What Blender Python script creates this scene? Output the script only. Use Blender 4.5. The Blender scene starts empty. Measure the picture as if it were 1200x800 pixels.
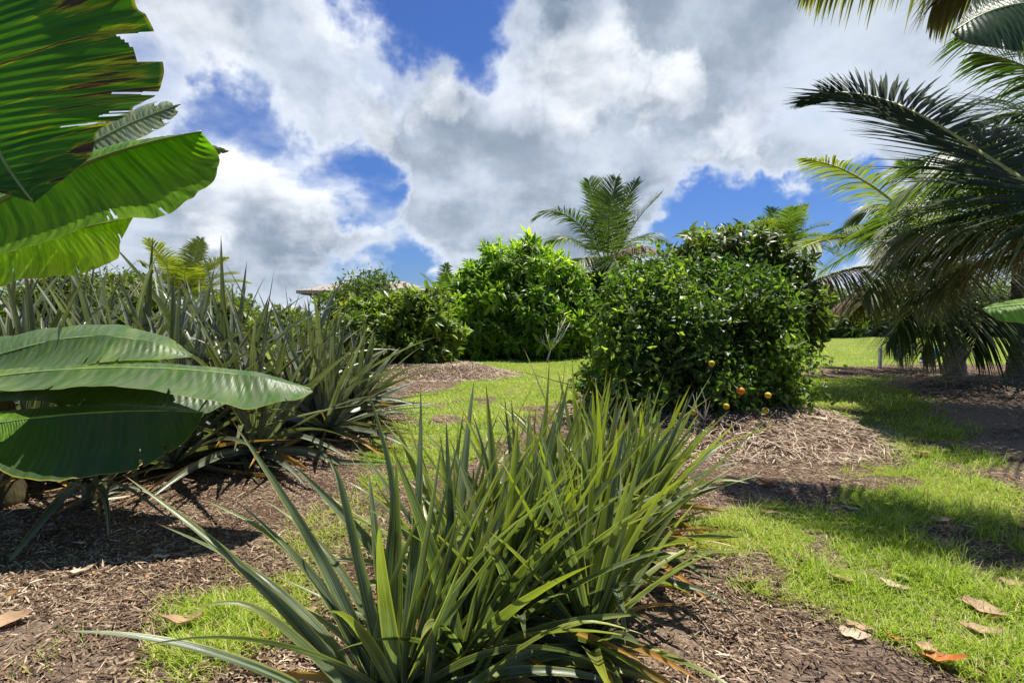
import bpy, math
import numpy as np
from mathutils import Vector, Matrix
C = bpy.context.scene.collection
S = bpy.context.scene
R = math.radians
rng = np.random.default_rng(7)

# ------------------------------------------------------------------ camera
EYE = 1.5; FP = 600.0; PITCH = math.atan(28/600)
cd = bpy.data.cameras.new('camera'); cam = bpy.data.objects.new('camera', cd); C.objects.link(cam)
cam.location = (0, 0, EYE); cam.rotation_euler = (R(90)-PITCH, 0, 0)
cd.sensor_width = 36; cd.lens = 18; cd.clip_start = .05; cd.clip_end = 9000
S.camera = cam
S.view_settings.view_transform = 'Standard'; S.view_settings.look = 'None'
S.view_settings.gamma = 1; S.view_settings.exposure = 0.72
try: S.view_settings.use_curve_mapping = False
except Exception: pass

def P(x, y, d):
    """photo pixel (1200x800) at horizontal depth d -> world point"""
    a = (x-600)/FP; b = (400-y)/FP
    cp, sp = math.cos(PITCH), math.sin(PITCH)
    v = np.array([a, cp+sp*b, -sp+cp*b])
    return np.array([0, 0, EYE]) + v*(d/v[1])
def G(x, y):
    p0 = np.array([0, 0, EYE]); v = P(x, y, 1)-p0
    return (p0 + v*(EYE/-v[2]))[:2]

# ------------------------------------------------------------------ sun and sky
ELEV = R(70); SAZ = math.radians(45)            # azimuth from +Y towards +X
sd = Vector((math.sin(SAZ)*math.cos(ELEV), math.cos(SAZ)*math.cos(ELEV), math.sin(ELEV)))
sl = bpy.data.lights.new('sun', 'SUN'); sl.energy = 5.0; sl.angle = R(.53); sl.color = (1, .95, .86)
so = bpy.data.objects.new('sun', sl); C.objects.link(so); so.location = (0, 0, 30)
so.rotation_euler = sd.to_track_quat('Z', 'Y').to_euler()

W = bpy.data.worlds.new('World'); S.world = W; W.use_nodes = True
nt = W.node_tree; nt.nodes.clear()
class NB:
    def __init__(s, t): s.t = t
    def n(s, kind, **kw):
        x = s.t.nodes.new(kind)
        for k, v in kw.items(): setattr(x, k, v)
        return x
    def set(s, node, i, v):
        if isinstance(v, bpy.types.NodeSocket): s.t.links.new(v, node.inputs[i])
        elif v is not None: node.inputs[i].default_value = v
    def math(s, op, a, b=None, c=None, clamp=False):
        x = s.n('ShaderNodeMath', operation=op, use_clamp=clamp)
        s.set(x, 0, a); s.set(x, 1, b); s.set(x, 2, c); return x.outputs[0]
    def vmath(s, op, a, b=None, out=0):
        x = s.n('ShaderNodeVectorMath', operation=op); s.set(x, 0, a)
        if op == 'SCALE': s.set(x, 3, b)
        else: s.set(x, 1, b)
        return x.outputs[out]
    def noise(s, vec, scale, det=4, rough=.55, dist=0, col=False):
        x = s.n('ShaderNodeTexNoise'); s.set(x, 'Vector', vec); x.inputs['Scale'].default_value = scale
        x.inputs['Detail'].default_value = det; x.inputs['Roughness'].default_value = rough; x.inputs['Distortion'].default_value = dist
        return x.outputs['Color' if col else 'Fac']
    def mr(s, v, a, b, c=0., d=1., smooth=True):
        x = s.n('ShaderNodeMapRange', interpolation_type='SMOOTHSTEP' if smooth else 'LINEAR')
        s.set(x, 0, v); x.inputs[1].default_value = a; x.inputs[2].default_value = b
        x.inputs[3].default_value = c; x.inputs[4].default_value = d; return x.outputs[0]
    def mix(s, f, a, b, mode='MIX'):
        x = s.n('ShaderNodeMix', data_type='RGBA', blend_type=mode)
        s.set(x, 0, f); s.set(x, 6, (*a, 1) if isinstance(a, tuple) and len(a) == 3 else a)
        s.set(x, 7, (*b, 1) if isinstance(b, tuple) and len(b) == 3 else b); return x.outputs[2]
    def attr(s, name):
        return s.n('ShaderNodeAttribute', attribute_name=name).outputs
    def sep(s, v):
        x = s.n('ShaderNodeSeparateXYZ'); s.set(x, 0, v); return x.outputs
    def comb(s, a, b, c):
        x = s.n('ShaderNodeCombineXYZ'); s.set(x, 0, a); s.set(x, 1, b); s.set(x, 2, c); return x.outputs[0]

def build_world():
    b = NB(nt)
    out = b.n('ShaderNodeOutputWorld'); bg = b.n('ShaderNodeBackground')
    sky = b.n('ShaderNodeTexSky', sky_type='NISHITA', sun_disc=False)
    sky.sun_elevation = ELEV; sky.sun_rotation = SAZ; sky.air_density = 1.2; sky.dust_density = .3; sky.ozone_density = 3.0
    dirv = b.n('ShaderNodeTexCoord').outputs['Generated']
    dirv = b.vmath('NORMALIZE', dirv)
    x, y, z = b.sep(dirv)
    zz = b.math('ADD', b.math('MAXIMUM', z, 0.0), .22)
    pl = b.comb(b.math('DIVIDE', x, zz), b.math('DIVIDE', y, zz), 0.)
    # ragged direction for the gaps between the clouds
    w1 = b.vmath('SUBTRACT', b.noise(dirv, 4.5, 5, .6, col=True), (.5, .5, .5))
    w2 = b.vmath('SUBTRACT', b.noise(dirv, 13., 5, .65, col=True), (.5, .5, .5))
    dw = b.vmath('NORMALIZE', b.vmath('ADD', b.vmath('ADD', dirv, b.vmath('SCALE', w1, .36)), b.vmath('SCALE', w2, .085)))
    holes = [((515, -10), 5.6, 1.15), ((522, 48), 3.4, 1.0), ((700, 20), 2.2, .5), ((280, 162), 3.0, .7), ((235, 150), 3.0, .75), ((340, 182), 1.9, .6), ((385, 200), 2.4, .72),
             ((428, 222), 2.6, .85), ((455, 315), 3.2, 1.0), ((415, 312), 2.6, .8), ((900, 258), 4.0, 1.5), ((860, 272), 4.0, 1.4),
             ((950, 266), 4.2, 1.4), ((800, 280), 3.4, 1.0), ((1000, 272), 3.5, 1.0), ((120, 60), 3.0, .3), ((455, 90), 2.2, .35)]
    tot = None
    for (px, py), deg, wt in holes:
        v = P(px, py, 1)-np.array([0, 0, EYE]); v = v/np.linalg.norm(v)
        d = b.vmath('DOT_PRODUCT', dw, tuple(v), out=1)
        g = b.mr(d, math.cos(R(deg*1.9)), math.cos(R(deg*.1)), 0., wt*.95)
        tot = g if tot is None else b.math('MAXIMUM', tot, g)
    n1 = b.noise(pl, 1.1, 8, .58, .12)
    n2 = b.noise(b.vmath('ADD', pl, (7.3, 2.1, 0.)), 2.3, 8, .58, .1)
    n3 = b.noise(b.vmath('ADD', pl, (3.1, -4.4, 0.)), .75, 5, .5, .2)
    dens = b.math('ADD', b.math('MULTIPLY', b.math('SUBTRACT', n1, .5), 2.0), b.math('SUBTRACT', .74, tot))
    dens = b.math('ADD', dens, b.math('MULTIPLY', b.math('SUBTRACT', n2, .5), .9))
    dens = b.math('SUBTRACT', dens, b.math('MULTIPLY', b.mr(y, .35, -.15), 1.1))  # unseen sky behind the camera cleared of cloud to cut fill light
    dens = b.math('SUBTRACT', dens, b.math('MULTIPLY', b.mr(z, .70, .92), .8))  # overhead, out of view, cleared for the same lower fill
    cov = b.mr(dens, -.22, .50)
    # body shading: bright rims and lumps, grey bases
    body = b.mr(b.math('ADD', dens, b.math('MULTIPLY', b.math('SUBTRACT', n3, .5), 1.6)), .15, 1.15)
    lump = b.mr(n2, .40, .72)
    c0 = b.mix(body, (.47, .52, .60), (.14, .185, .25))
    n4 = b.noise(dirv, 7., 9, .58, 0)
    c0 = b.mix(b.mr(n4, .42, .66, 0, .55), c0, (.50, .55, .62))
    c0 = b.mix(b.mr(n4, .50, .32, 0, .5), c0, (.14, .18, .24))
    c1 = b.mix(b.math('MULTIPLY', lump, .35), c0, (.36, .41, .48))
    # a few sunlit openings
    glow = None
    for (px, py), deg in [((690, 88), 5), ((620, 90), 4), ((505, 145), 3), ((350, 210), 6), ((860, 155), 2.6), ((430, 145), 3), ((200, 30), 6), ((410, 15), 4), ((250, 230), 5), ((480, 330), 4), ((770, 105), 3.4)]:
        v = P(px, py, 1)-np.array([0, 0, EYE]); v = v/np.linalg.norm(v)
        d = b.vmath('DOT_PRODUCT', dw, tuple(v), out=1)
        g = b.mr(d, math.cos(R(deg*1.2)), math.cos(R(deg*.2)), 0., 1.)
        glow = g if glow is None else b.math('MAXIMUM', glow, g)
    glow = b.math('MULTIPLY', glow, b.mr(n2, .28, .80))
    c2 = b.mix(b.math('MULTIPLY', glow, .8), c1, (.85, .86, .88))
    skyc = b.vmath('MULTIPLY', sky.outputs[0], (.026, .038, .066))
    fin = b.mix(cov, skyc, c2)
    b.set(bg, 0, fin); bg.inputs[1].default_value = 1.0
    nt.links.new(bg.outputs[0], out.inputs[0])
build_world()

# ------------------------------------------------------------------ noise helpers (numpy)
def _h(i, j, s):
    n = (i.astype(np.int64)*374761393 + j.astype(np.int64)*668265263 + s*1442695041) & 0x7fffffff
    n = ((n ^ (n >> 13))*1274126177) & 0x7fffffff
    return ((n ^ (n >> 16)) & 0xffff)/65535.
def vnoise(x, y, s=0):
    x = np.asarray(x, float); y = np.asarray(y, float)
    i = np.floor(x); j = np.floor(y); u = x-i; v = y-j
    u = u*u*(3-2*u); v = v*v*(3-2*v)
    return (_h(i, j, s)*(1-u)+_h(i+1, j, s)*u)*(1-v)+(_h(i, j+1, s)*(1-u)+_h(i+1, j+1, s)*u)*v
def fbm(x, y, o=4, s=0):
    t = 0; a = .5; f = 1.
    for k in range(o):
        t = t+a*vnoise(np.asarray(x)*f, np.asarray(y)*f, s+k); a *= .5; f *= 2.03
    return t
def sst(t, a, b):
    t = np.clip((t-a)/(b-a), 0, 1); return t*t*(3-2*t)
MOUNDS = [(2.95, 7.55, 2.15, 2.3, .26, .35), (-2.1, 13.4, 2.3, 1.6, .3, .4), (10.8, 10.8, 2.8, 1.5, .18, .4)]
def H(x, y):
    x = np.asarray(x, float); y = np.asarray(y, float)
    z = .05*(fbm(x*.7, y*.7, 3, 3)-.45)+.022*(fbm(x*5, y*5, 2, 9)-.4)
    for (mx, my, rx, ry, h, pl) in MOUNDS:
        r = np.sqrt(((x-mx)/rx)**2+((y-my)/ry)**2)+.12*(fbm(x*2, y*2, 2, 5)-.5)
        z = z+h*(1-sst(r, pl, 1.0))*(1+.25*(fbm(x*6, y*6, 2, 21)-.5))
    # planting bank on the left
    t = (x*.36-y*.93)+5.6+1.1           # distance in front of row
    z = z+.22*sst(-t, -1.2, .6)*(1-sst(x, -2.0, -.8))*(1-sst(y, 7.5, 9.5))*sst(y, 2.5, 4)
    far = sst(np.sqrt(x*x+y*y), 60, 400)
    return z*(1-far)
def Hf(x, y): return float(H(np.array([x]), np.array([y]))[0])

def poly_px(pts): return np.array([G(*p) for p in pts])
GRASS = [
 ([(820, 605), (865, 588), (905, 582), (960, 600), (1010, 566), (1080, 572), (1200, 628), (1260, 660), (1300, 830), (1190, 830), (1125, 790), (1060, 760), (1000, 726), (900, 706), (850, 676), (805, 650)], 1.0),
 ([(918, 446), (1060, 440), (1085, 470), (1125, 505), (1190, 545), (1080, 545), (1015, 515), (950, 482)], 1.1),
 ([(985, 545), (1060, 538), (1230, 580), (1230, 625), (1090, 590), (1010, 575)], .8),
 ([(915, 392), (1110, 390), (1100, 415), (1060, 428), (905, 430)], 1.0),
 ([(1140, 386), (1300, 386), (1300, 420), (1140, 420)], 1.0),
 ([(500, 422), (705, 418), (700, 455), (640, 478), (600, 500), (560, 540), (430, 580), (430, 505), (480, 468), (545, 450)], 1.1),
 ([(190, 700), (260, 668), (345, 640), (375, 690), (350, 760), (250, 790), (190, 800)], .8),
 ([(330, 610), (430, 570), (450, 640), (370, 670)], .45),
 ([(40, 740), (75, 735), (70, 790), (40, 790)], .5),
 ([(560, 560), (650, 520), (690, 540), (620, 600)], .4),
]
GP = [(poly_px(p), w) for p, w in GRASS]
def inpoly(x, y, poly):
    c = np.zeros(x.shape, bool); n = len(poly)
    for i in range(n):
        x1, y1 = poly[i]; x2, y2 = poly[(i+1) % n]
        if y1 == y2: continue
        c ^= ((y1 > y) != (y2 > y)) & (x < (x2-x1)*(y-y1)/(y2-y1)+x1)
    return c
def grass_mask(x, y):
    x = np.asarray(x, float); y = np.asarray(y, float)
    d = np.sqrt(x*x+y*y)
    am = .10+.035*d
    m = np.zeros(x.shape)
    K = 9
    for k in range(K):
        a = k*2.399; rr = math.sqrt((k+.5)/K)
        xx = x+am*(rr*math.cos(a)*.9+1.5*(fbm(x*2.2, y*2.2, 3, 31)-.47)); yy = y+am*(rr*math.sin(a)*.9+1.5*(fbm(x*2.2, y*2.2, 3, 47)-.47))
        mk = np.zeros(x.shape)
        for p, w in GP: mk = np.maximum(mk, w*inpoly(xx, yy, p))
        m += mk/K
    m = np.maximum(m, sst(y, 15.5, 17.5))
    for (mx, my, rx, ry, h, pl) in MOUNDS:
        if h < .12: continue
        r = np.sqrt(((x-mx)/rx)**2+((y-my)/ry)**2); m = m*sst(r, .85, 1.0)
    patch = fbm(x*2.0, y*2.0, 4, 71)
    near = 1-sst(d, 8, 14)
    return np.clip(m*(1-near*.8*(1-sst(patch, .31, .43))), 0, 1)
DIRT = poly_px([(1030, 468), (1230, 470), (1230, 560), (1120, 545), (1060, 500)])
def dirt_mask(x, y):
    m = np.zeros(np.shape(x)); K = 7
    for k in range(K):
        a = k*2.399; rr = .5*math.sqrt((k+.5)/K)
        m += inpoly(x+rr*math.cos(a)+.8*(fbm(x*1.5, y*1.5, 3, 5)-.47), y+rr*math.sin(a), DIRT)/K
    return np.clip(m*1.0+.5*sst(fbm(x*.9+4, y*.9, 3, 90), .5, .62), 0, 1)

# ------------------------------------------------------------------ mesh helpers
def put(name, verts, faces, mat=None, parent=None, smooth=True, pv=None, loc=None, attrs=None):
    me = bpy.data.meshes.new(name)
    verts = np.asarray(verts, dtype=np.float32)
    if loc is not None: verts = verts-np.array(loc, dtype=np.float32)
    groups = faces if isinstance(faces, list) and len(faces) and isinstance(faces[0], np.ndarray) and faces[0].ndim == 2 else [np.asarray(faces)]
    groups = [g for g in groups if len(g)]
    nl = sum(g.size for g in groups); nf = sum(len(g) for g in groups)
    me.vertices.add(len(verts)); me.vertices.foreach_set('co', verts.ravel())
    me.loops.add(nl); me.polygons.add(nf)
    me.loops.foreach_set('vertex_index', np.concatenate([g.ravel() for g in groups]).astype(np.int32))
    st = []; o = 0
    for g in groups:
        st.append(o+np.arange(len(g))*g.shape[1]); o += g.size
    me.polygons.foreach_set('loop_start', np.concatenate(st).astype(np.int32))
    me.update(calc_edges=True)
    me.polygons.foreach_set('use_smooth', np.full(nf, smooth))
    if pv is not None:
        a = me.attributes.new('pv', 'FLOAT_VECTOR', 'POINT'); a.data.foreach_set('vector', np.asarray(pv, dtype=np.float32).ravel())
    for k, v in (attrs or {}).items():
        a = me.attributes.new(k, 'FLOAT', 'POINT'); a.data.foreach_set('value', np.asarray(v, dtype=np.float32).ravel())
    if mat: me.materials.append(mat)
    o = bpy.data.objects.new(name, me); C.objects.link(o)
    if loc is not None and parent is None: o.location = loc
    if parent is not None: o.parent = parent
    return o
def thing(name, label, cat, loc=(0, 0, 0), group=None):
    o = bpy.data.objects.new(name, None); C.objects.link(o); o.location = tuple(float(v) for v in loc); o.empty_display_size = .1
    o['label'] = label; o['category'] = cat
    if group: o['group'] = group
    return o
def tag(o, label, cat, group=None):
    o['label'] = label; o['category'] = cat
    if group: o['group'] = group
    return o
def part(name, geo, mat, t, smooth=True):
    """geo in world coordinates; becomes a child of thing (or part) t"""
    v, f, pv = geo
    o = t; base = np.zeros(3)
    while o is not None: base = base+np.array(o.location); o = o.parent
    return put(name, np.asarray(v)-base, f, mat, t, smooth, pv)

class MB:
    def __init__(s): s.v = []; s.q = []; s.t = []; s.pv = []; s.n = 0
    def add(s, v, q=None, t=None, pv=None):
        v = np.asarray(v, float)
        s.v.append(v); s.pv.append(np.asarray(pv, float) if pv is not None else np.tile([[.5, .5, rng.random()]], (len(v), 1)))
        if q is not None and len(q): s.q.append(np.asarray(q)+s.n)
        if t is not None and len(t): s.t.append(np.asarray(t)+s.n)
        s.n += len(v)
    def geo(s):
        fs = []
        if s.q: fs.append(np.concatenate(s.q))
        if s.t: fs.append(np.concatenate(s.t))
        return np.concatenate(s.v), fs, np.concatenate(s.pv)
    def tube(s, pts, rad, seg=8, cap=True, rnd=None):
        pts = np.asarray(pts, float); n = len(pts); rad = np.broadcast_to(rad, n)
        tg = np.gradient(pts, axis=0); tg /= np.linalg.norm(tg, axis=1)[:, None]+1e-9
        up = np.array([0, 0, 1.]) if abs(tg[0][2]) < .9 else np.array([1., 0, 0])
        V = []
        sd_ = np.cross(tg[0], up); sd_ /= np.linalg.norm(sd_)
        for i in range(n):
            sd_ = sd_-tg[i]*np.dot(sd_, tg[i]); sd_ /= np.linalg.norm(sd_)+1e-9; nn = np.cross(tg[i], sd_)
            a = np.arange(seg)*2*math.pi/seg
            V.append(pts[i]+rad[i]*(np.cos(a)[:, None]*sd_+np.sin(a)[:, None]*nn))
        V = np.concatenate(V); q = []
        for i in range(n-1):
            for k in range(seg): q.append((i*seg+k, i*seg+(k+1) % seg, (i+1)*seg+(k+1) % seg, (i+1)*seg+k))
        t = []
        if cap:
            V = np.concatenate([V, [pts[0]], [pts[-1]]]); a0 = n*seg; a1 = a0+1
            for k in range(seg): t += [(a0, (k+1) % seg, k), (a1, (n-1)*seg+k, (n-1)*seg+(k+1) % seg)]
        r = rng.random() if rnd is None else rnd
        pv = np.tile([[.5, .5, r]], (len(V), 1)); pv[:n*seg, 1] = np.repeat(np.linspace(0, 1, n), seg)
        s.add(V, q, t, pv)
    def box(s, c, h):
        c = np.array(c, float); h = np.array(h, float)
        v = np.array([[x, y, z] for x in (-1, 1) for y in (-1, 1) for z in (-1, 1)])*h+c
        s.add(v, [(0, 1, 3, 2), (4, 6, 7, 5), (0, 4, 5, 1), (2, 3, 7, 6), (0, 2, 6, 4), (1, 5, 7, 3)])
    def sphere(s, c, r, seg=12, ring=8, sq=(1, 1, 1)):
        V = [[0, 0, 1.]]
        for i in range(1, ring):
            th = math.pi*i/ring
            for k in range(seg):
                a = 2*math.pi*k/seg; V.append([math.sin(th)*math.cos(a), math.sin(th)*math.sin(a), math.cos(th)])
        V.append([0, 0, -1.]); V = np.array(V)*r*np.array(sq)+np.array(c)
        q = [(1+(i-1)*seg+k, 1+i*seg+k, 1+i*seg+(k+1) % seg, 1+(i-1)*seg+(k+1) % seg) for i in range(1, ring-1) for k in range(seg)]
        L = len(V)-1
        t = [(0, 1+k, 1+(k+1) % seg) for k in range(seg)]+[(L, 1+(ring-2)*seg+(k+1) % seg, 1+(ring-2)*seg+k) for k in range(seg)]
        s.add(V, q, t)
def nrm(v): return v/(np.linalg.norm(v, axis=-1, keepdims=True)+1e-9)

def strap(mb, pts, width, chan=.25, roll=0., rnd=None, prof=None, upv=None):
    """channelled strap leaf along pts, 5 verts across, max width"""
    pts = np.asarray(pts, float); n = len(pts)
    tg = nrm(np.gradient(pts, axis=0)); t = np.linspace(0, 1, n)
    w = width*(np.clip(.72+.9*t, 0, 1)*np.clip((1-t)*1.35, 0, 1)**.8) if prof is None else width*prof(t)
    up = np.array([0, 0, 1.]) if upv is None else np.asarray(upv, float)
    # a steady side vector for the whole leaf
    hd = pts[-1]-pts[0]; hd = hd-up*np.dot(hd, up)
    s0 = np.cross(hd, up)
    if np.linalg.norm(s0) < 1e-4: s0 = np.array([1., 0, 0])
    s0 = nrm(s0)
    sv = nrm(s0-tg*np.sum(s0*tg, 1)[:, None]); nv = np.cross(sv, tg)
    rl = roll+.25*roll*t
    s2 = sv*np.cos(rl)[:, None]+nv*np.sin(rl)[:, None]; n2 = np.cross(s2, tg)
    u = np.array([-1, -.55, 0, .55, 1.]); lift = chan*np.array([1, .45, 0, .45, 1.])
    V = pts[:, None, :]+w[:, None, None]*.5*(u[None, :, None]*s2[:, None, :]+lift[None, :, None]*n2[:, None, :])
    r = rng.random() if rnd is None else rnd
    pv = np.zeros((n, 5, 3)); pv[:, :, 0] = (u+1)/2; pv[:, :, 1] = t[:, None]; pv[:, :, 2] = r
    idx = np.arange(n*5).reshape(n, 5)
    q = np.stack([idx[:-1, :-1], idx[:-1, 1:], idx[1:, 1:], idx[1:, :-1]], -1).reshape(-1, 4)
    mb.add(V.reshape(-1, 3), q, None, pv.reshape(-1, 3))

def scatter(base, axis, nor, L, Wd, T, quads, rnd, tris=None):
    """vectorised leaves: template T (K,3) in (axis, side, normal)"""
    axis = nrm(axis); side = nrm(np.cross(nor, axis)); nn = np.cross(axis, side)
    K = len(T); N = len(base)
    L = np.broadcast_to(L, N); Wd = np.broadcast_to(Wd, N)
    V = base[:, None, :]+(T[None, :, 0]*L[:, None])[..., None]*axis[:, None, :]+(T[None, :, 1]*Wd[:, None])[..., None]*side[:, None, :]+(T[None, :, 2]*L[:, None])[..., None]*nn[:, None, :]
    off = (np.arange(N)*K)[:, None, None]
    fs = [(np.asarray(quads)[None]+off).reshape(-1, np.asarray(quads).shape[1])]
    if tris is not None: fs.append((np.asarray(tris)[None]+off).reshape(-1, 3))
    pv = np.zeros((N, K, 3)); pv[:, :, 0] = T[None, :, 1]+.5; pv[:, :, 1] = T[None, :, 0]; pv[:, :, 2] = np.asarray(rnd)[:, None]
    return V.reshape(-1, 3), fs, pv.reshape(-1, 3)
def join(gs):
    V = []; Q = []; T = []; PV = []; n = 0
    for v, fs, pv in gs:
        V.append(v); PV.append(pv)
        for f in fs: (Q if f.shape[1] == 4 else T).append(f+n)
        n += len(v)
    fs = ([np.concatenate(Q)] if Q else [])+([np.concatenate(T)] if T else [])
    return np.concatenate(V), fs, np.concatenate(PV)
T_LEAF = np.array([[0, 0, 0], [.45, -.5, .07], [.5, 0, -.02], [.45, .5, .07], [1, 0, -.10]]); Q_LEAF = [(0, 2, 4, 1), (0, 3, 4, 2)]
T_LONG = np.array([[0, 0, 0], [.3, -.5, .03], [.3, .5, .03], [.7, -.42, -.10], [.7, .42, -.10], [1, 0, -.28], [.3, 0, -.02], [.7, 0, -.15]])
Q_LONG = [(1, 6, 7, 3), (6, 2, 4, 7)]; TR_LONG = [(0, 6, 1), (0, 2, 6), (3, 7, 5), (7, 4, 5)]

# ------------------------------------------------------------------ materials
def mat_new(name):
    m = bpy.data.materials.new(name); m.use_nodes = True; m.node_tree.nodes.clear(); return m, NB(m.node_tree)
def finish(m, b, col, rough=.5, spec=.5, trans=0., tcol=None, bump=None, bs=.3, bd=.01, coat=0):
    o = b.n('ShaderNodeOutputMaterial'); p = b.n('ShaderNodeBsdfPrincipled')
    b.set(p, 'Base Color', (*col, 1) if isinstance(col, tuple) else col)
    b.set(p, 'Roughness', rough); b.set(p, 'Specular IOR Level', spec)
    if coat: b.set(p, 'Coat Weight', coat); b.set(p, 'Coat Roughness', .25)
    if bump is not None:
        bn = b.n('ShaderNodeBump'); bn.inputs['Strength'].default_value = bs; bn.inputs['Distance'].default_value = bd
        b.set(bn, 'Height', bump); b.set(p, 'Normal', bn.outputs[0])
    sh = p.outputs[0]
    if trans:
        t = b.n('ShaderNodeBsdfTranslucent'); b.set(t, 0, tcol if tcol is not None else col)
        mx = b.n('ShaderNodeMixShader'); b.set(mx, 0, trans); b.set(mx, 1, sh); b.set(mx, 2, t.outputs[0]); sh = mx.outputs[0]
    b.t.links.new(sh, o.inputs[0]); return m

def m_foliage(name, cols, rough=.38, trans=.3, bright=1.6, spec=.5):
    m, b = mat_new(name); pv = b.sep(b.attr('pv')['Vector']); r = pv[2]
    ramp = b.n('ShaderNodeValToRGB'); b.set(ramp, 0, r)
    e = ramp.color_ramp.elements
    while len(e) < len(cols): e.new(.5)
    for i, (pos, c) in enumerate(cols): e[i].position = pos; e[i].color = (*c, 1)
    isl = b.n('ShaderNodeNewGeometry').outputs['Random Per Island']
    col = b.mix(b.mr(isl, 0, 1, 0, .45, False), ramp.outputs[0], (.5, .5, .5), 'MULTIPLY')
    tc = b.mix(1., col, (bright*1.05, bright*1.25, bright*.5), 'MULTIPLY')
    return finish(m, b, col, rough, spec, trans, tc)
def m_strap(name, c_base, c_tip, c_edge, silver, tr=.3):
    m, b = mat_new(name); u, v, r = b.sep(b.attr('pv')['Vector'])[:3]
    geo = b.n('ShaderNodeTexCoord').outputs['Object']
    st = b.noise(b.comb(b.math('MULTIPLY', u, 14.), b.math('MULTIPLY', v, 1.2), b.math('MULTIPLY', r, 50.)), 1.5, 3, .6)
    mott = b.noise(geo, 9., 4, .6)
    col = b.mix(b.mr(b.math('ADD', st, b.math('MULTIPLY', b.math('SUBTRACT', b.noise(b.comb(r, 0., v), 3., 2), .5), .5)), .35, .65, 0, .95), c_base, silver)
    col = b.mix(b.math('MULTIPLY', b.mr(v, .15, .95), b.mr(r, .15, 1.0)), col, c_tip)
    edge = b.math('ABSOLUTE', b.math('SUBTRACT', u, .5))
    col = b.mix(b.math('MULTIPLY', b.mr(edge, .36, .5), .75), col, c_edge)
    col = b.mix(b.mr(mott, .58, .75, 0, .45), col, (.16, .15, .03))
    old = b.math('MULTIPLY', b.mr(r, .982, .988), b.mr(v, .2, .6))
    col = b.mix(old, col, (.38, .20, .05))
    col = b.mix(b.math('MULTIPLY', b.mr(v, .93, .99), .8), col, (.22, .09, .03))
    tc = b.mix(1., col, (2.0, 2.3, .8), 'MULTIPLY')
    return finish(m, b, col, b.mr(mott, .3, .7, .24, .42), .6, tr, tc, st, .25, .004)
def m_banana(name, cg, cy, burn=0., stripe=70., trans=.35, wax=0., spec=.32):
    m, b = mat_new(name); u, v, r = b.sep(b.attr('pv')['Vector'])[:3]
    # veins run across the leaf from the midrib: stripes in v (slanted with u)
    vv = b.math('ADD', v, b.math('MULTIPLY', u, .05))
    w = b.noise(b.comb(b.math('MULTIPLY', vv, stripe), b.math('MULTIPLY', u, .8), r), 1., 3, .65)
    w2 = b.noise(b.comb(b.math('MULTIPLY', vv, stripe*.25), b.math('MULTIPLY', u, .6), b.math('ADD', r, 5.)), 1., 3, .6)
    col = b.mix(b.mr(w, .35, .65), cg, tuple(c*.55 for c in cg))
    col = b.mix(b.mr(w2, .45, .7, 0, .55), col, cy)
    col = b.mix(b.mr(b.noise(b.n('ShaderNodeTexCoord').outputs['Object'], 5., 5, .65), .5, .75, 0, .4), col, cy)
    if wax: col = b.mix(b.math('MULTIPLY', b.mr(w, .4, .6), wax), col, (.30, .36, .20))
    ed = b.math('MULTIPLY', b.mr(u, .972, .995), .8); col = b.mix(ed, col, (.30, .26, .04))
    tcm = (2.0, 2.4, .35)
    if burn:
        sp = b.noise(b.comb(b.math('MULTIPLY', vv, 48.), b.math('MULTIPLY', u, .8), b.math('ADD', r, 2.)), 1., 5, .62, .3)
        reg = b.math('MULTIPLY', b.mr(u, .1, .8), b.mr(b.noise(b.comb(b.math('MULTIPLY', vv, 2.4), u, 3.), 1.3, 2), .38, .55))
        k = b.math('ADD', sp, b.math('MULTIPLY', reg, .20*burn))
        col = b.mix(b.mr(k, .60, .68), col, (.24, .24, .012))
        col = b.mix(b.mr(k, .655, .70), col, (.05, .028, .018))
    tc = b.mix(1., col, tcm, 'MULTIPLY')
    return finish(m, b, col, .42, spec, trans, tc, w, .8, .008)
def m_bark(name, c1, c2, ring=0, sc=18):
    m, b = mat_new(name); oc = b.n('ShaderNodeTexCoord').outputs['Object']
    x, y, z = b.sep(oc)
    n = b.noise(b.comb(b.math('MULTIPLY', x, 1.), b.math('MULTIPLY', y, 1.), b.math('MULTIPLY', z, 4. if ring else .3)), sc, 6, .65)
    return finish(m, b, b.mix(b.mr(n, .35, .65), c1, c2), .85, .2, bump=n, bs=.9, bd=.03)
def m_plain(name, c, rough=.6, spec=.3, var=.25, sc=8):
    m, b = mat_new(name); n = b.noise(b.n('ShaderNodeTexCoord').outputs['Object'], sc, 5, .6)
    return finish(m, b, b.mix(b.mr(n, .3, .7), tuple(x*(1-var) for x in c), tuple(min(1, x*(1+var)) for x in c)), rough, spec, bump=n, bs=.3, bd=.01)

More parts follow.
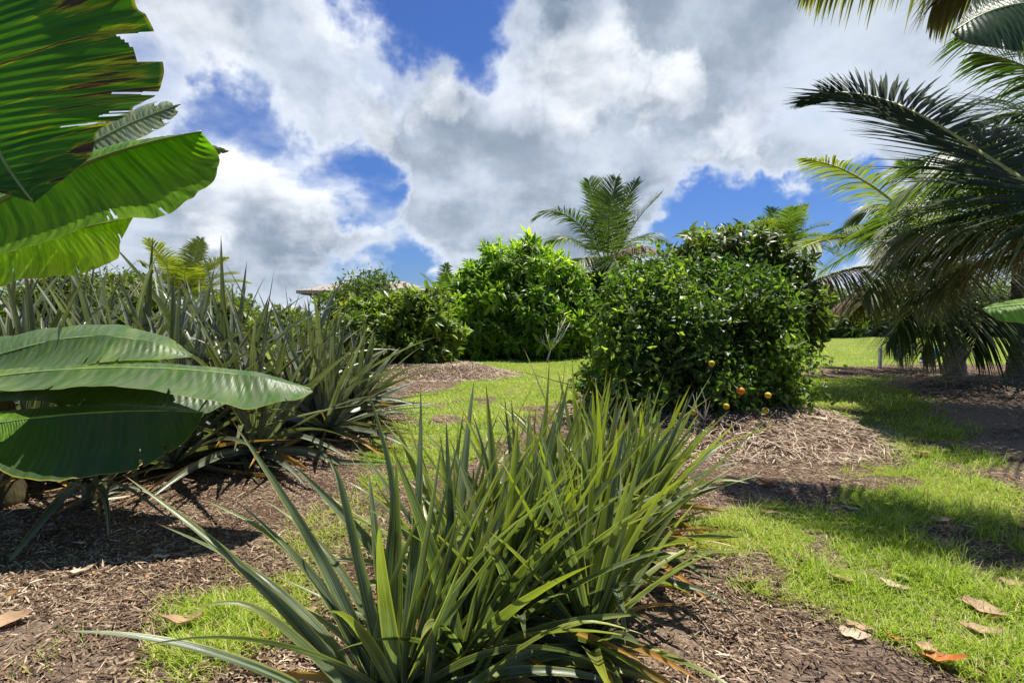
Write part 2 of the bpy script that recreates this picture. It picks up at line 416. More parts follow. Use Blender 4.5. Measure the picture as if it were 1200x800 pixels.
def m_ground():
    m, b = mat_new('ground'); oc = b.n('ShaderNodeTexCoord').outputs['Object']
    g = b.attr('grass')['Fac']; dm = b.attr('dirt')['Fac']
    x, y, z = b.sep(oc)
    n1 = b.noise(oc, 2.2, 6, .6); n2 = b.noise(oc, 38., 5, .7); n3 = b.noise(oc, 140., 3, .6)
    # stretched shreds for mulch
    sh = None
    for k, (cx, cy) in enumerate([(60., 14.), (16., 55.), (45., 30.)]):
        vv = b.noise(b.comb(b.math('MULTIPLY', b.math('ADD', x, b.math('MULTIPLY', y, .3*k)), cx), b.math('MULTIPLY', y, cy), 3.*k), 1., 3, .6, .8)
        sh = vv if sh is None else b.math('MAXIMUM', sh, vv)
    mul = b.mix(b.mr(sh, .5, .72), (.055, .033, .022), (.46, .335, .225))
    mul = b.mix(b.mr(n1, .45, .62, 0, .7), mul, (.085, .048, .032))
    dirt = b.mix(b.mr(n2, .3, .7), (.18, .125, .09), (.33, .25, .185))
    dirt = b.mix(b.mr(n3, .55, .7, 0, .6), dirt, (.33, .26, .18))
    base = b.mix(dm, mul, dirt)
    gl = b.noise(oc, .9, 5, .6); gf = b.noise(oc, 26., 4, .7)
    gc = b.mix(b.mr(gf, .3, .7), (.07, .11, .014), (.22, .28, .035))
    gc = b.mix(b.mr(gl, .45, .65, 0, .6), gc, (.26, .25, .05))
    gm = b.mr(b.math('ADD', g, b.math('MULTIPLY', b.math('SUBTRACT', b.noise(oc, 12., 5, .7), .5), .9)), .35, .6)
    col = b.mix(gm, base, gc)
    bp = b.math('ADD', b.math('MULTIPLY', sh, 1.), b.math('MULTIPLY', n2, .8))
    return finish(m, b, col, .92, .15, bump=bp, bs=.9, bd=.03)

M = {}
M['ground'] = m_ground()
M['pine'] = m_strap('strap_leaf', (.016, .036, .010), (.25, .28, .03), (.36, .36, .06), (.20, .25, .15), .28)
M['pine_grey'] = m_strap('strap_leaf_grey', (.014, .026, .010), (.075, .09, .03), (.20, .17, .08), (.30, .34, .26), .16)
M['bananaA'] = m_banana('banana_leaf_worn', (.04, .13, .006), (.07, .17, .01), burn=.62, stripe=60, trans=.38)
M['bananaB'] = m_banana('banana_leaf_fresh', (.11, .25, .010), (.20, .36, .02), stripe=60, trans=.5)
M['bananaC'] = m_banana('banana_leaf_young', (.22, .36, .012), (.34, .46, .02), stripe=60, trans=.7)
M['bananaD'] = m_banana('banana_leaf_dull', (.05, .11, .018), (.14, .21, .03), stripe=55, trans=.22, wax=.22)
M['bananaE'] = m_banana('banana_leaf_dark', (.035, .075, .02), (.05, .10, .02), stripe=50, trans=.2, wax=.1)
M['bananaF'] = m_banana('banana_leaf_deep_green', (.018, .05, .010), (.03, .07, .012), stripe=50, trans=.12, spec=.08)  # darkest green of the leaf set, with little gloss
M['tattered'] = m_banana('banana_leaf_tattered', (.13, .18, .11), (.22, .22, .08), burn=.3, stripe=60, trans=.2, wax=.6)
M['midrib'] = m_plain('midrib', (.25, .34, .08), .4, .5)
M['stem'] = m_bark('banana_stem', (.03, .02, .012), (.11, .09, .045), sc=9)
M['bark'] = m_bark('bark', (.07, .05, .035), (.20, .16, .12))
M['palmbark'] = m_bark('palm_bark', (.10, .08, .06), (.30, .26, .21), 1, 6)
M['bare'] = m_plain('bare_twig', (.75, .70, .62), .8)
M['citrus'] = m_foliage('citrus_leaf', [(0, (.035, .07, .014)), (.4, (.085, .14, .022)), (.72, (.19, .26, .04)), (1, (.38, .43, .08))], .42, .4, 2.2, .4)
M['mango'] = m_foliage('mango_leaf', [(0, (.06, .11, .014)), (.4, (.16, .25, .022)), (.75, (.32, .42, .035)), (1, (.46, .52, .07))], .4, .42, 2.3, .4)
M['mango_dark'] = m_foliage('mango_leaf_dark', [(0, (.07, .11, .02)), (.5, (.17, .23, .025)), (.8, (.30, .37, .04)), (.94, (.28, .34, .04)), (1, (.33, .20, .05))], .4, .35, 1.9, .4)
M['broad'] = m_foliage('broad_leaf', [(0, (.06, .09, .02)), (.6, (.15, .19, .035)), (1, (.32, .35, .07))], .4, .4, 2.0)
M['far'] = m_foliage('far_leaf', [(0, (.07, .10, .03)), (.6, (.14, .19, .04)), (1, (.24, .27, .06))], .5, .35, 1.8)
M['palm'] = m_foliage('palm_leaf', [(0, (.028, .055, .012)), (.6, (.06, .10, .02)), (1, (.11, .15, .03))], .45, .3, 1.7, .35)
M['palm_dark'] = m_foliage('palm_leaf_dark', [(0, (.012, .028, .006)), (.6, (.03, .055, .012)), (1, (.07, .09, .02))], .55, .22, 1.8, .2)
M['palm_yel'] = m_foliage('palm_leaf_yellow', [(0, (.13, .17, .03)), (.6, (.26, .28, .035)), (1, (.40, .35, .06))], .4, .35, 1.5)
M['palm_mid'] = m_foliage('palm_leaf_mid', [(0, (.06, .10, .025)), (.6, (.11, .16, .03)), (1, (.22, .25, .05))], .45, .38, 1.8, .35)
M['palm_dead'] = m_foliage('palm_leaf_dead', [(0, (.16, .11, .065)), (.6, (.30, .22, .14)), (1, (.46, .37, .26))], .7, .2, 1.1, .2)
M['palm_tipped'] = m_foliage('palm_leaf_tipped', [(0, (.06, .10, .022)), (.5, (.18, .20, .07)), (1, (.46, .40, .29))], .5, .3, 1.4, .3)
M['rachis'] = m_plain('frond_rib', (.24, .28, .07), .45)
M['rachis_y'] = m_plain('frond_rib_yellow', (.46, .42, .10), .45)
M['grass'] = m_foliage('grass_blade', [(0, (.10, .17, .014)), (.45, (.26, .37, .022)), (.8, (.42, .50, .06)), (1, (.60, .52, .24))], .5, .35, 1.5, .3)
M['chip'] = m_foliage('mulch_shred', [(0, (.05, .03, .022)), (.35, (.215, .14, .088)), (.7, (.44, .325, .22)), (1, (.70, .58, .43))], .85, 0.0, 1., .2)
M['litter'] = m_foliage('dry_litter', [(0, (.07, .04, .025)), (.5, (.22, .13, .07)), (.85, (.42, .28, .16)), (1, (.5, .26, .08))], .8, .1, 1.1, .2)
M['post'] = m_plain('white_post', (.78, .78, .75), .5)
M['roof'] = m_plain('roof_sheet', (.34, .28, .24), .5, sc=3)
M['soffit'] = m_plain('soffit', (.10, .08, .07), .7)
M['wallm'] = m_plain('wall_boards', (.30, .26, .22), .7)
M['blue'] = m_plain('blue_plastic', (.03, .17, .22), .4)
M['whiteroof'] = m_plain('pale_roof', (.36, .38, .38), .5)
def m_fruit(name, c):
    m, b = mat_new(name); n = b.noise(b.n('ShaderNodeTexCoord').outputs['Object'], 160., 2)
    return finish(m, b, b.mix(b.mr(b.noise(b.n('ShaderNodeTexCoord').outputs['Object'], 9., 2), .4, .65), c, tuple(x*.7 for x in c)), .55, .3, bump=n, bs=.3, bd=.003)
M['orange'] = m_fruit('orange_peel', (.80, .28, .02)); M['yellowfruit'] = m_fruit('yellow_peel', (.62, .45, .03))
def m_dry(name, c):
    m, b = mat_new(name); u, v, r = b.sep(b.attr('pv')['Vector'])[:3]
    oc = b.n('ShaderNodeTexCoord').outputs['Object']; n = b.noise(oc, 30., 5, .65)
    mid = b.mr(b.math('ABSOLUTE', b.math('SUBTRACT', u, .5)), .0, .05, .35, 0.)
    col = b.mix(b.mr(n, .35, .7, 0, .8), c, tuple(x*.6 for x in c)); col = b.mix(mid, col, (.2, .12, .06))
    return finish(m, b, col, .6, .3, .15, col, n, .4, .003)
M['tan'] = m_dry('dry_tan', (.50, .32, .19)); M['pale'] = m_dry('dry_pale', (.62, .48, .33)); M['rust'] = m_dry('dry_rust', (.55, .17, .04)); M['brownleaf'] = m_dry('dry_brown', (.36, .22, .13)); M['greenleaf'] = m_dry('half_green', (.24, .34, .03))

# ------------------------------------------------------------------ ground
def build_ground():
    fa = np.radians(np.linspace(-64, 64, 430)); ba = np.radians(np.linspace(64, 296, 50))[1:-1]
    A = np.concatenate([fa, ba]); Rr = np.concatenate([np.geomspace(.35, 34, 430), np.geomspace(34, 5000, 36)[1:]])
    AA, RR = np.meshgrid(A, Rr); X = (RR*np.sin(AA)).ravel(); Y = (RR*np.cos(AA)).ravel(); Z = H(X, Y)
    g = grass_mask(X, Y); d = dirt_mask(X, Y)
    V = np.stack([X, Y, Z], 1); na = len(A); nr = len(Rr)
    i = np.arange(nr-1)[:, None]*na; k = np.arange(na)[None]; k2 = (k+1) % na
    q = np.stack([i+k, i+k2, i+na+k2, i+na+k], -1).reshape(-1, 4)[:, ::-1]
    V = np.concatenate([V, [[0, 0, 0.]]]); c = len(V)-1
    t = np.stack([np.full(na, c), (np.arange(na)+1) % na, np.arange(na)], 1)[:, ::-1]
    t = t[:, ::-1]
    # make both windings face up
    def fix(f):
        p = V[f[:, :3]]; n = np.cross(p[:, 1]-p[:, 0], p[:, 2]-p[:, 0])[:, 2]; f = f.copy(); f[n < 0] = f[n < 0][:, ::-1]; return f
    g = np.append(g, 0); d = np.append(d, 0)
    o = put('ground', V, [fix(q), fix(t)], M['ground'], attrs={'grass': g, 'dirt': d}); o['kind'] = 'structure'
build_ground()

def sample_ground(n, dmin, dmax, spread=1.25, power=1.0):
    u = rng.random(n); d = dmin*(dmax/dmin)**(u**power)
    x = d*(rng.random(n)*2-1)*spread; return x, d
def build_grass():
    gs = []
    for (n, a, bb, hh, ww) in [(260000, 1.7, 7, .050, .0042), (210000, 6.5, 24, .045, .010), (30000, 22, 60, .05, .03)]:
        x, y = sample_ground(n, a, bb); g = grass_mask(x, y)
        k = rng.random(n) < np.clip(g*1.2-.1, 0, 1)*(.35+.9*fbm(x*7, y*7, 2, 15))
        x, y = x[k], y[k]; m = len(x); z = H(x, y)
        az = rng.random(m)*6.283; lean = np.clip(rng.normal(.9, .45, m), 0, 1.8)
        ax = np.stack([np.cos(az)*lean, np.sin(az)*lean, np.ones(m)], 1)
        hs = hh*(.6+.9*rng.random(m))*(.4+1.0*fbm(x*1.6, y*1.6, 3, 8)+.9*sst(fbm(x*5.5, y*5.5, 3, 88), .5, .62))*1.15
        nor = np.stack([-np.cos(az), -np.sin(az), lean+.01], 1)
        T = np.array([[0, -.5, 0], [0, .5, 0], [.55, .42, -.05], [.55, -.42, -.05], [1, 0, -.22]])
        rnd = np.clip(.5*rng.random(m)+.75*fbm(x*1.3+9, y*1.3, 4, 60)+(.5*(rng.random(m) < .15)), 0, 1)
        gs.append(scatter(np.stack([x, y, z-.004], 1), ax, nor, hs*1.3, ww*(.7+.6*rng.random(m)), T, [(0, 1, 2, 3)], rnd, [(3, 2, 4)]))
    v, f, pv = join(gs); o = put('grass', v, f, M['grass'], smooth=False, pv=pv); o['kind'] = 'stuff'
    tag(o, 'short bright green grass growing in patches between the mulch', 'grass')
build_grass()
def build_mulch():
    gs = []
    for (n, a, bb, LL, WW) in [(120000, 1.5, 5.5, .040, .0065), (90000, 5.2, 16, .07, .012)]:
        x, y = sample_ground(n, a, bb); g = grass_mask(x, y); d = dirt_mask(x, y)
        k = rng.random(n) < np.clip(1-1.15*g, 0.03, 1)*(1-.8*d)*(.25+1.3*sst(fbm(x*3, y*3, 3, 44), .3, .6))
        x, y = x[k], y[k]; m = len(x)
        z = H(x, y)+.004+.012*rng.random(m)
        az = rng.normal(2.5, .9, m); til = rng.normal(0, .22, m)
        ax = np.stack([np.cos(az), np.sin(az), til], 1)
        nor = np.stack([rng.normal(0, .45, m), rng.normal(0, .45, m), np.ones(m)], 1)
        T = np.array([[-.5, -.35, 0], [-.45, .4, 0], [0, .5, .03], [0, -.5, .03], [.5, .25, -.01], [.5, -.15, -.01]])
        L = LL*(.35+2.2*rng.random(m)**3.5); rnd = np.clip(rng.beta(1.2, 1.8, m)*.95+.9*(fbm(x*1.1, y*1.1, 4, 2)-.47), 0, 1)
        gs.append(scatter(np.stack([x, y, z], 1), ax, nor, L, WW*(.4+1.2*rng.random(m)), T, [(0, 3, 2, 1), (3, 5, 4, 2)], rnd))
    v, f, pv = join(gs); o = put('wood_mulch', v, f, M['chip'], smooth=False, pv=pv); o['kind'] = 'stuff'
    tag(o, 'brown shredded wood mulch covering the planting beds', 'mulch')
    n = 5200; x, y = sample_ground(n, 1.6, 12); k = rng.random(n) < .25+.9*sst(fbm(x*1.4+3, y*1.4, 3, 19), .42, .6); x, y = x[k], y[k]; m = len(x)
    az = rng.random(m)*6.283; ax = np.stack([np.cos(az), np.sin(az), rng.normal(0, .25, m)], 1); nor = np.stack([rng.normal(0, .5, m), rng.normal(0, .5, m), np.ones(m)], 1)
    T = np.array([[0, 0, 0], [.3, -.4, .10], [.5, 0, .0], [.45, .5, .13], [1, .08, .06], [.7, -.45, .16]])
    v, f, pv = scatter(np.stack([x, y, H(x, y)+.008+.012*rng.random(m)], 1), ax, nor, .018+.045*rng.random(m)**2, .012+.018*rng.random(m), T, [(0, 2, 4, 3), (0, 1, 5, 2)], rng.random(m), [(2, 5, 4)])
    o = put('leaf_litter', v, f, M['litter'], smooth=False, pv=pv); o['kind'] = 'stuff'; tag(o, 'small broken bits of dry brown leaf strewn over mulch and grass', 'leaf litter')
    # long straw and frond shreds on the mounds
    gs = []
    for (mx, my, rx, ry, h, pl) in MOUNDS[:3]:
        n = 7000; r = np.sqrt(rng.random(n))*1.05; a = rng.random(n)*6.283
        x = mx+rx*r*np.cos(a); y = my+ry*r*np.sin(a); z = H(x, y)+.012+.02*rng.random(n)
        az = a+rng.normal(0, 1.0, n); ax = np.stack([np.cos(az), np.sin(az), -.15+rng.normal(0, .25, n)], 1)
        nor = np.stack([rng.normal(0, .5, n), rng.normal(0, .5, n), np.ones(n)], 1)
        T = np.array([[-.5, -.3, 0], [-.5, .3, 0], [0, .5, .05], [0, -.5, .05], [.5, .2, -.02], [.5, -.2, -.02]])
        gs.append(scatter(np.stack([x, y, z], 1), ax, nor, .07+.2*rng.random(n)**2, .006+.006*rng.random(n), T, [(0, 3, 2, 1), (3, 5, 4, 2)], np.clip(rng.normal(.78, .2, n), 0, 1)))
    v, f, pv = join(gs); o = put('straw_mulch', v, f, M['chip'], smooth=False, pv=pv); o['kind'] = 'stuff'
    tag(o, 'long dry straw and shredded fronds heaped on mounds round the trees', 'mulch')
build_mulch()

# ------------------------------------------------------------------ trees
def crown_geo(blobs, ncl, nleaf, L, Wd, style, spread=.16, cut=0.08, hollow=.72, lumps=.16, seed=0, wild=0., merge=True, env=None):
    """blobs: (centre xyz, radii xyz). Clusters of leaves on and inside the lumpy blobs."""
    vol = np.array([r[0]*r[1]+r[0]*r[2]+r[1]*r[2] for c, r in blobs]); vol = vol/vol.sum()
    gs = []
    for bi, (c, r) in enumerate(blobs):
        n = max(6, int(ncl*vol[bi])); c = np.array(c, float); r = np.array(r, float)
        d = nrm(rng.normal(size=(n, 3)))
        lump = 1+lumps*2*(fbm(d[:, 0]*2.6+d[:, 2]*1.7+bi*3, d[:, 1]*2.6-d[:, 2]*1.3, 3, seed+bi)-.45)+lumps*.7*np.sin(d[:, 0]*9+bi)*np.sin(d[:, 1]*8+d[:, 2]*9)
        rad = hollow+(1.02-hollow)*rng.random(n)**.45
        far_out = rng.random(n) < wild; rad = rad+far_out*rng.random(n)*.17
        pc = c+r*d*(lump*rad)[:, None]
        # drop clusters well inside other blobs
        keep = pc[:, 2] > cut+H(pc[:, 0], pc[:, 1])
        for bj, (c2, r2) in enumerate(blobs):
            if merge and bj != bi: keep &= np.sum(((pc-np.array(c2))/np.array(r2))**2, 1) > .42
        if env is not None:
            q_ = (pc-np.array(env[0]))/np.array(env[1]); lim = 1+.22*(fbm(q_[:, 0]*3+7, q_[:, 2]*3+q_[:, 1]*2+3, 3, seed+3)-.45)*2
            keep &= (np.sum(q_**2, 1) < lim**2) | (far_out & (np.sum(q_**2, 1) < (lim+.1)**2))
        pc = pc[keep]; d = d[keep]; n = len(pc)
        if n == 0: continue
        out = nrm(d*r+np.array([0, 0, .35])*r.mean())
        crnd = np.clip(rng.normal(.42, .2, n)+rng.normal(0, .12), 0, 1)
        csz = np.repeat(np.clip(np.exp(rng.normal(0, .28, n)), .55, 1.7), nleaf)
        base = np.repeat(pc, nleaf, 0); o = np.repeat(out, nleaf, 0); rn = np.clip(np.repeat(crnd, nleaf)+rng.normal(0, .10, n*nleaf), 0, 1)
        N = n*nleaf
        rad_dir = rng.normal(size=(N, 3)); rad_dir = nrm(rad_dir-o*np.sum(rad_dir*o, 1)[:, None])
        if style == 'whorl':
            k = rng.random(N)
            ax = nrm(rad_dir*(.5+.7*k)[:, None]+o*(1.1-.9*k)[:, None]+np.array([0, 0, -.55])*k[:, None])
            nor = o+np.array([0, 0, .6])
            pos = base+o*(spread*(.3-.5*k))[:, None]+rng.normal(0, spread*.15, (N, 3))
            gs.append(scatter(pos, ax, nor, csz*L*(.6+.6*rng.random(N)), csz*Wd*(.75+.5*rng.random(N)), T_LONG, Q_LONG, rn, TR_LONG))
        else:
            ax = nrm(rad_dir+o*.5+rng.normal(0, .4, (N, 3))); nor = o+rng.normal(0, .55, (N, 3))
            pos = base+rng.normal(0, spread, (N, 3))
            pos[:, 2] = np.maximum(pos[:, 2], cut*.5+H(pos[:, 0], pos[:, 1]))
            gs.append(scatter(pos, ax, nor, csz*L*(.55+.7*rng.random(N)), csz*Wd*(.7+.6*rng.random(N)), T_LEAF, Q_LEAF, rn))
    return join(gs)
def boughs(blobs, k=11, size=.36, jit=.10):
    out = []
    for c, r in blobs:
        c = np.array(c); r = np.array(r)
        for j in range(k):
            z = 1-2*(j+.5)/k*.93; a = j*2.399+rng.random()*.9; q = math.sqrt(max(0, 1-z*z))
            d = np.array([q*math.cos(a), q*math.sin(a), z])
            f = size*(.75+.5*rng.random()); out.append((tuple(c+d*r*(1-f*.75+rng.normal(0, jit))), tuple(np.full(3, (r[0]*r[1]*r[2])**(1/3))*f*np.array([1.1, 1.1, .8]))))
    return out
def limbs(base, blobs, r0, n_extra=6, wig=.15, fork=.35):
    mb = MB(); base = np.array(base, float)
    cz = min(b[0][2] for b in blobs); top = np.mean([b[0] for b in blobs], 0)
    fk = base+(top-base)*fork; fk[2] = base[2]+(top[2]-base[2])*fork
    tr = MB(); tr.tube([base-[0, 0, .15], base+(fk-base)*.1, base+(fk-base)*.5+rng.normal(0, .03, 3), fk], [r0*1.45, r0*1.1, r0*.9, r0*.8], 10)
    tg = [np.array(b[0]) for b in blobs]
    for k in range(n_extra):
        b = blobs[rng.integers(len(blobs))]; tg.append(np.array(b[0])+np.array(b[1])*rng.normal(0, .35, 3))
    for c in tg:
        m1 = fk+(c-fk)*.45+rng.normal(0, wig, 3)-[0, 0, .05]; mb.tube([fk-(fk-base)*.08, m1, c], [r0*.5, r0*.3, r0*.1], 6)
        for j in range(3):
            e = c+rng.normal(0, 1, 3)*np.array(b[1])*.45; mb.tube([m1+(c-m1)*.5, (m1+c)/2*.4+e*.6, e], [r0*.15, r0*.1, r0*.03], 5)
    return tr.geo(), mb.geo()
def blob(px, py, rx, ry, d, rd=None):
    """blob centred on a photo direction at depth d, radii given in photo pixels at that depth"""
    s = d/FP; c = P(px, py, d); return (tuple(c), (rx*s, (rd if rd else (rx+ry)/2*s), ry*s))
def tree(name, label, cat, base, blobs, r0, mats, ncl, nleaf, L, Wd, style, group=None, **kw):
    bx, by = base; t = thing(name, label, cat, (bx, by, Hf(bx, by)), group)
    t1, t2 = limbs((bx, by, Hf(bx, by)), blobs, r0)
    part('trunk', t1, M['bark'], t); part('branches', t2, M['bark'], t)
    k2 = dict(kw); nb = k2.pop('nb', 11); bs = k2.pop('bs', .36); inner = dict(k2); inner['wild'] = 0; inner['hollow'] = .45; k2['lumps'] = .12; k2['merge'] = False
    gi = crown_geo([(c, tuple(np.array(r)*.80)) for c, r in blobs], int(ncl*.28), nleaf, L, Wd, style, **inner)
    go = crown_geo(boughs(blobs, nb, bs), ncl, nleaf, L, Wd, style, **k2)
    part('crown', join([gi, go]), M[mats], t, smooth=False)
    return t

# citrus tree in the middle ground
D = 7.7
cit = tree('orange_tree', 'dense dark green orange tree with a few ripe fruits low down, on the mulch mound', 'tree', (2.85, 7.7),
    [blob(790, 420, 92, 82, D, 1.15), blob(748, 410, 58, 86, D-.1, .85), blob(865, 440, 68, 62, D-.1, .85), blob(825, 370, 85, 72, D, 1.0),
     blob(757, 350, 42, 40, D, .6), blob(800, 465, 112, 36, D-.25, 1.0), blob(716, 462, 38, 40, D-.2, .5), blob(905, 465, 38, 34, D-.3, .45), blob(885, 370, 46, 52, D, .6)],
    .075, 'citrus', 4300, 9, .105, .052, 'tuft', spread=.10, hollow=.66, cut=.06, nb=13, bs=.34, lumps=.30, seed=5, wild=.3, env=(tuple(P(812, 440, D)), (1.72, 1.45, 1.92)))
for (px, py, mt) in [(868, 458, 'orange'), (799, 487, 'yellowfruit'), (812, 483, 'yellowfruit'), (900, 463, 'yellowfruit'), (897, 481, 'yellowfruit'), (851, 476, 'yellowfruit'), (834, 426, 'yellowfruit')]:
    mb = MB(); mb.sphere(P(px, py, 6.24), .05 if mt == 'orange' else .04, 14, 10, (1, 1, .95)); o = part('fruit', mb.geo(), M[mt], cit)
mb = MB()
p0 = P(826, 492, 6.3)
for (tx, ty) in [(812, 462), (822, 455), (832, 470), (806, 474)]:
    p1 = P(tx, ty, 6.1); mid = (p0+p1)/2+rng.normal(0, .02, 3); mb.tube([p0, mid, p1], [.008, .006, .003], 5)
    mb.tube([mid, mid+(p1-p0)*.3+rng.normal(0, .04, 3)], [.004, .002], 4)
part('dead_twig', mb.geo(), M['bare'], cit)

D = 9.2
tree('broadleaf_tree', 'loose open tree with long pointed leaves rising behind the orange tree', 'tree', (4.1, 9.2),
    [blob(832, 298, 36, 32, D, .5), blob(878, 290, 34, 30, D, .5), blob(800, 322, 34, 28, D, .5), blob(912, 325, 34, 38, D-.2, .5), blob(942, 368, 28, 26, D-.5, .4),
     blob(880, 350, 55, 48, D, .8), blob(925, 398, 26, 18, D-.5, .3)],
    .08, 'broad', 900, 10, .16, .055, 'whorl', spread=.17, hollow=.5, lumps=.3, seed=15, wild=.3, bs=.42)

D = 20.
tree('mango_tree', 'large rounded bright green mango tree on the lawn, left of the palm', 'tree', (.5, 20.),
    [blob(608, 350, 56, 60, D, 2.1), blob(560, 372, 46, 44, D-.3, 1.6), blob(656, 368, 46, 46, D, 1.5), blob(605, 310, 44, 28, D, 1.2), blob(530, 392, 34, 30, D-.5, 1.), blob(556, 400, 44, 24, D-.6, 1.3),
     blob(632, 390, 56, 30, D, 1.9), blob(572, 335, 38, 34, D-.4, 1.2), blob(646, 330, 34, 30, D, 1.2), blob(600, 395, 40, 26, D-.8, 1.3)],
    .16, 'mango', 4000, 12, .30, .085, 'whorl', spread=.30, hollow=.78, lumps=.2, seed=25, wild=.04, env=(tuple(P(604, 400, D)), (3.5, 2.9, 3.95)))
D = 21.5
tree('mango_tree', 'darker mango tree between the bright rounded one and the orange tree', 'tree', (3.2, 21.5),
    [blob(685, 350, 36, 34, D, 1.3), blob(700, 372, 40, 36, D, 1.5), blob(668, 378, 30, 28, D, 1.), blob(715, 335, 28, 24, D, .9)],
    .14, 'mango_dark', 1100, 12, .30, .085, 'whorl', spread=.3, hollow=.75, seed=35, wild=.1)
D = 14.2
tree('young_mango_tree', 'low bushy tree with yellowish new leaves behind the mulch heap at left', 'tree', (-3.3, 14.2),
    [blob(462, 392, 48, 42, D, 1.2), blob(500, 392, 34, 46, D, .9), blob(432, 385, 30, 32, D+.3, .9), blob(478, 365, 32, 24, D, .8), blob(435, 408, 34, 34, D-.2, .9), blob(490, 422, 36, 18, D-.3, .8)],
    .09, 'mango_dark', 1900, 11, .22, .07, 'whorl', spread=.2, hollow=.72, seed=45, wild=.1)
D = 25.
tree('domed_tree', 'small domed tree half hiding the open-sided roofed shelter', 'tree', (-7.2, 25.),
    [blob(428, 352, 34, 24, D, 1.3), blob(418, 372, 20, 18, D, 1.), blob(450, 372, 34, 26, D, 1.3), blob(425, 380, 46, 26, D, 1.6)],
    .13, 'far', 1500, 10, .26, .09, 'tuft', spread=.28, hollow=.75, seed=55)
# hedge-like trees on the skyline
FT = [(-2, 372, 30, 26, 30, 'spreading tree on the skyline at the far left edge'),
      (75, 352, 44, 34, 20, 'leafy tree showing above the left row of spiky plants, beside the banana leaves'),
      (150, 350, 42, 26, 24, 'dull green tree just left of the yellow-green palm'),
      (262, 372, 34, 20, 34, 'low tree on the skyline right of the yellow-green palm'),
      (330, 386, 40, 12, 30, 'low grey-green tree in front of the pale shed roof'),
      (362, 402, 30, 16, 22, 'dusty green bush just below the shelter roof'),
      (530, 372, 30, 22, 48, 'far tree under the small distant palm'),
      (700, 388, 60, 20, 34, 'dark tree behind the bare sapling'),
      (770, 385, 60, 24, 38, 'dark far tree hidden mostly by the orange tree'),
      (960, 368, 46, 26, 40, 'far tree right of the orange tree, behind the lawn'),
      (1040, 362, 50, 30, 42, 'far tree seen under the drooping palm fronds'),
      (1130, 364, 55, 28, 44, 'far tree beyond the lawn between the right palm trunks'),
      (1200, 360, 50, 30, 40, 'far tree at the right edge beyond the lawn')]
for i, (px, py, rx, ry, d, lb) in enumerate(FT):
    b0 = P(px, 400, d)
    tree('background_tree', lb, 'tree', (b0[0], d), [blob(px, py, rx*.7, ry, d), blob(px-rx*.45, py+6, rx*.5, ry*.8, d), blob(px+rx*.45, py+4, rx*.55, ry*.8, d+.5), blob(px, py+16, rx, ry*.6, d)],
         .18, 'far' if i % 2 else 'broad', 900, 9, .013*d*.9, .0045*d, 'tuft', group='trees along the skyline', spread=.012*d, hollow=.7, cut=.1, seed=60+i*7)

# bare sapling
def bare():
    b0 = G(640, 423); t = thing('bare_sapling', 'leafless pale sapling standing on the lawn in front of the mango trees', 'sapling', (b0[0], b0[1], 0))
    mb = MB(); d = b0[1]; base = np.array([b0[0], b0[1], 0.])
    tips = [(652, 395), (660, 388), (668, 378), (640, 392), (632, 400), (663, 372), (655, 380)]
    fk = P(645, 410, d)
    tr = MB(); tr.tube([base-[0, 0, .1], fk], [.035, .025], 7)
    for (x, y) in tips:
        e = P(x, y, d+rng.normal(0, .3)); m1 = fk+(e-fk)*.5+rng.normal(0, .06, 3); mb.tube([fk, m1, e], [.022, .016, .008], 5)
        for k in range(3): s = m1+(e-m1)*rng.random(); mb.tube([s, s+nrm(rng.normal(size=3)+[0, 0, .8])*.3], [.01, .004], 4)
    part('trunk', tr.geo(), M['bare'], t); part('twigs', mb.geo(), M['bare'], t)
bare()

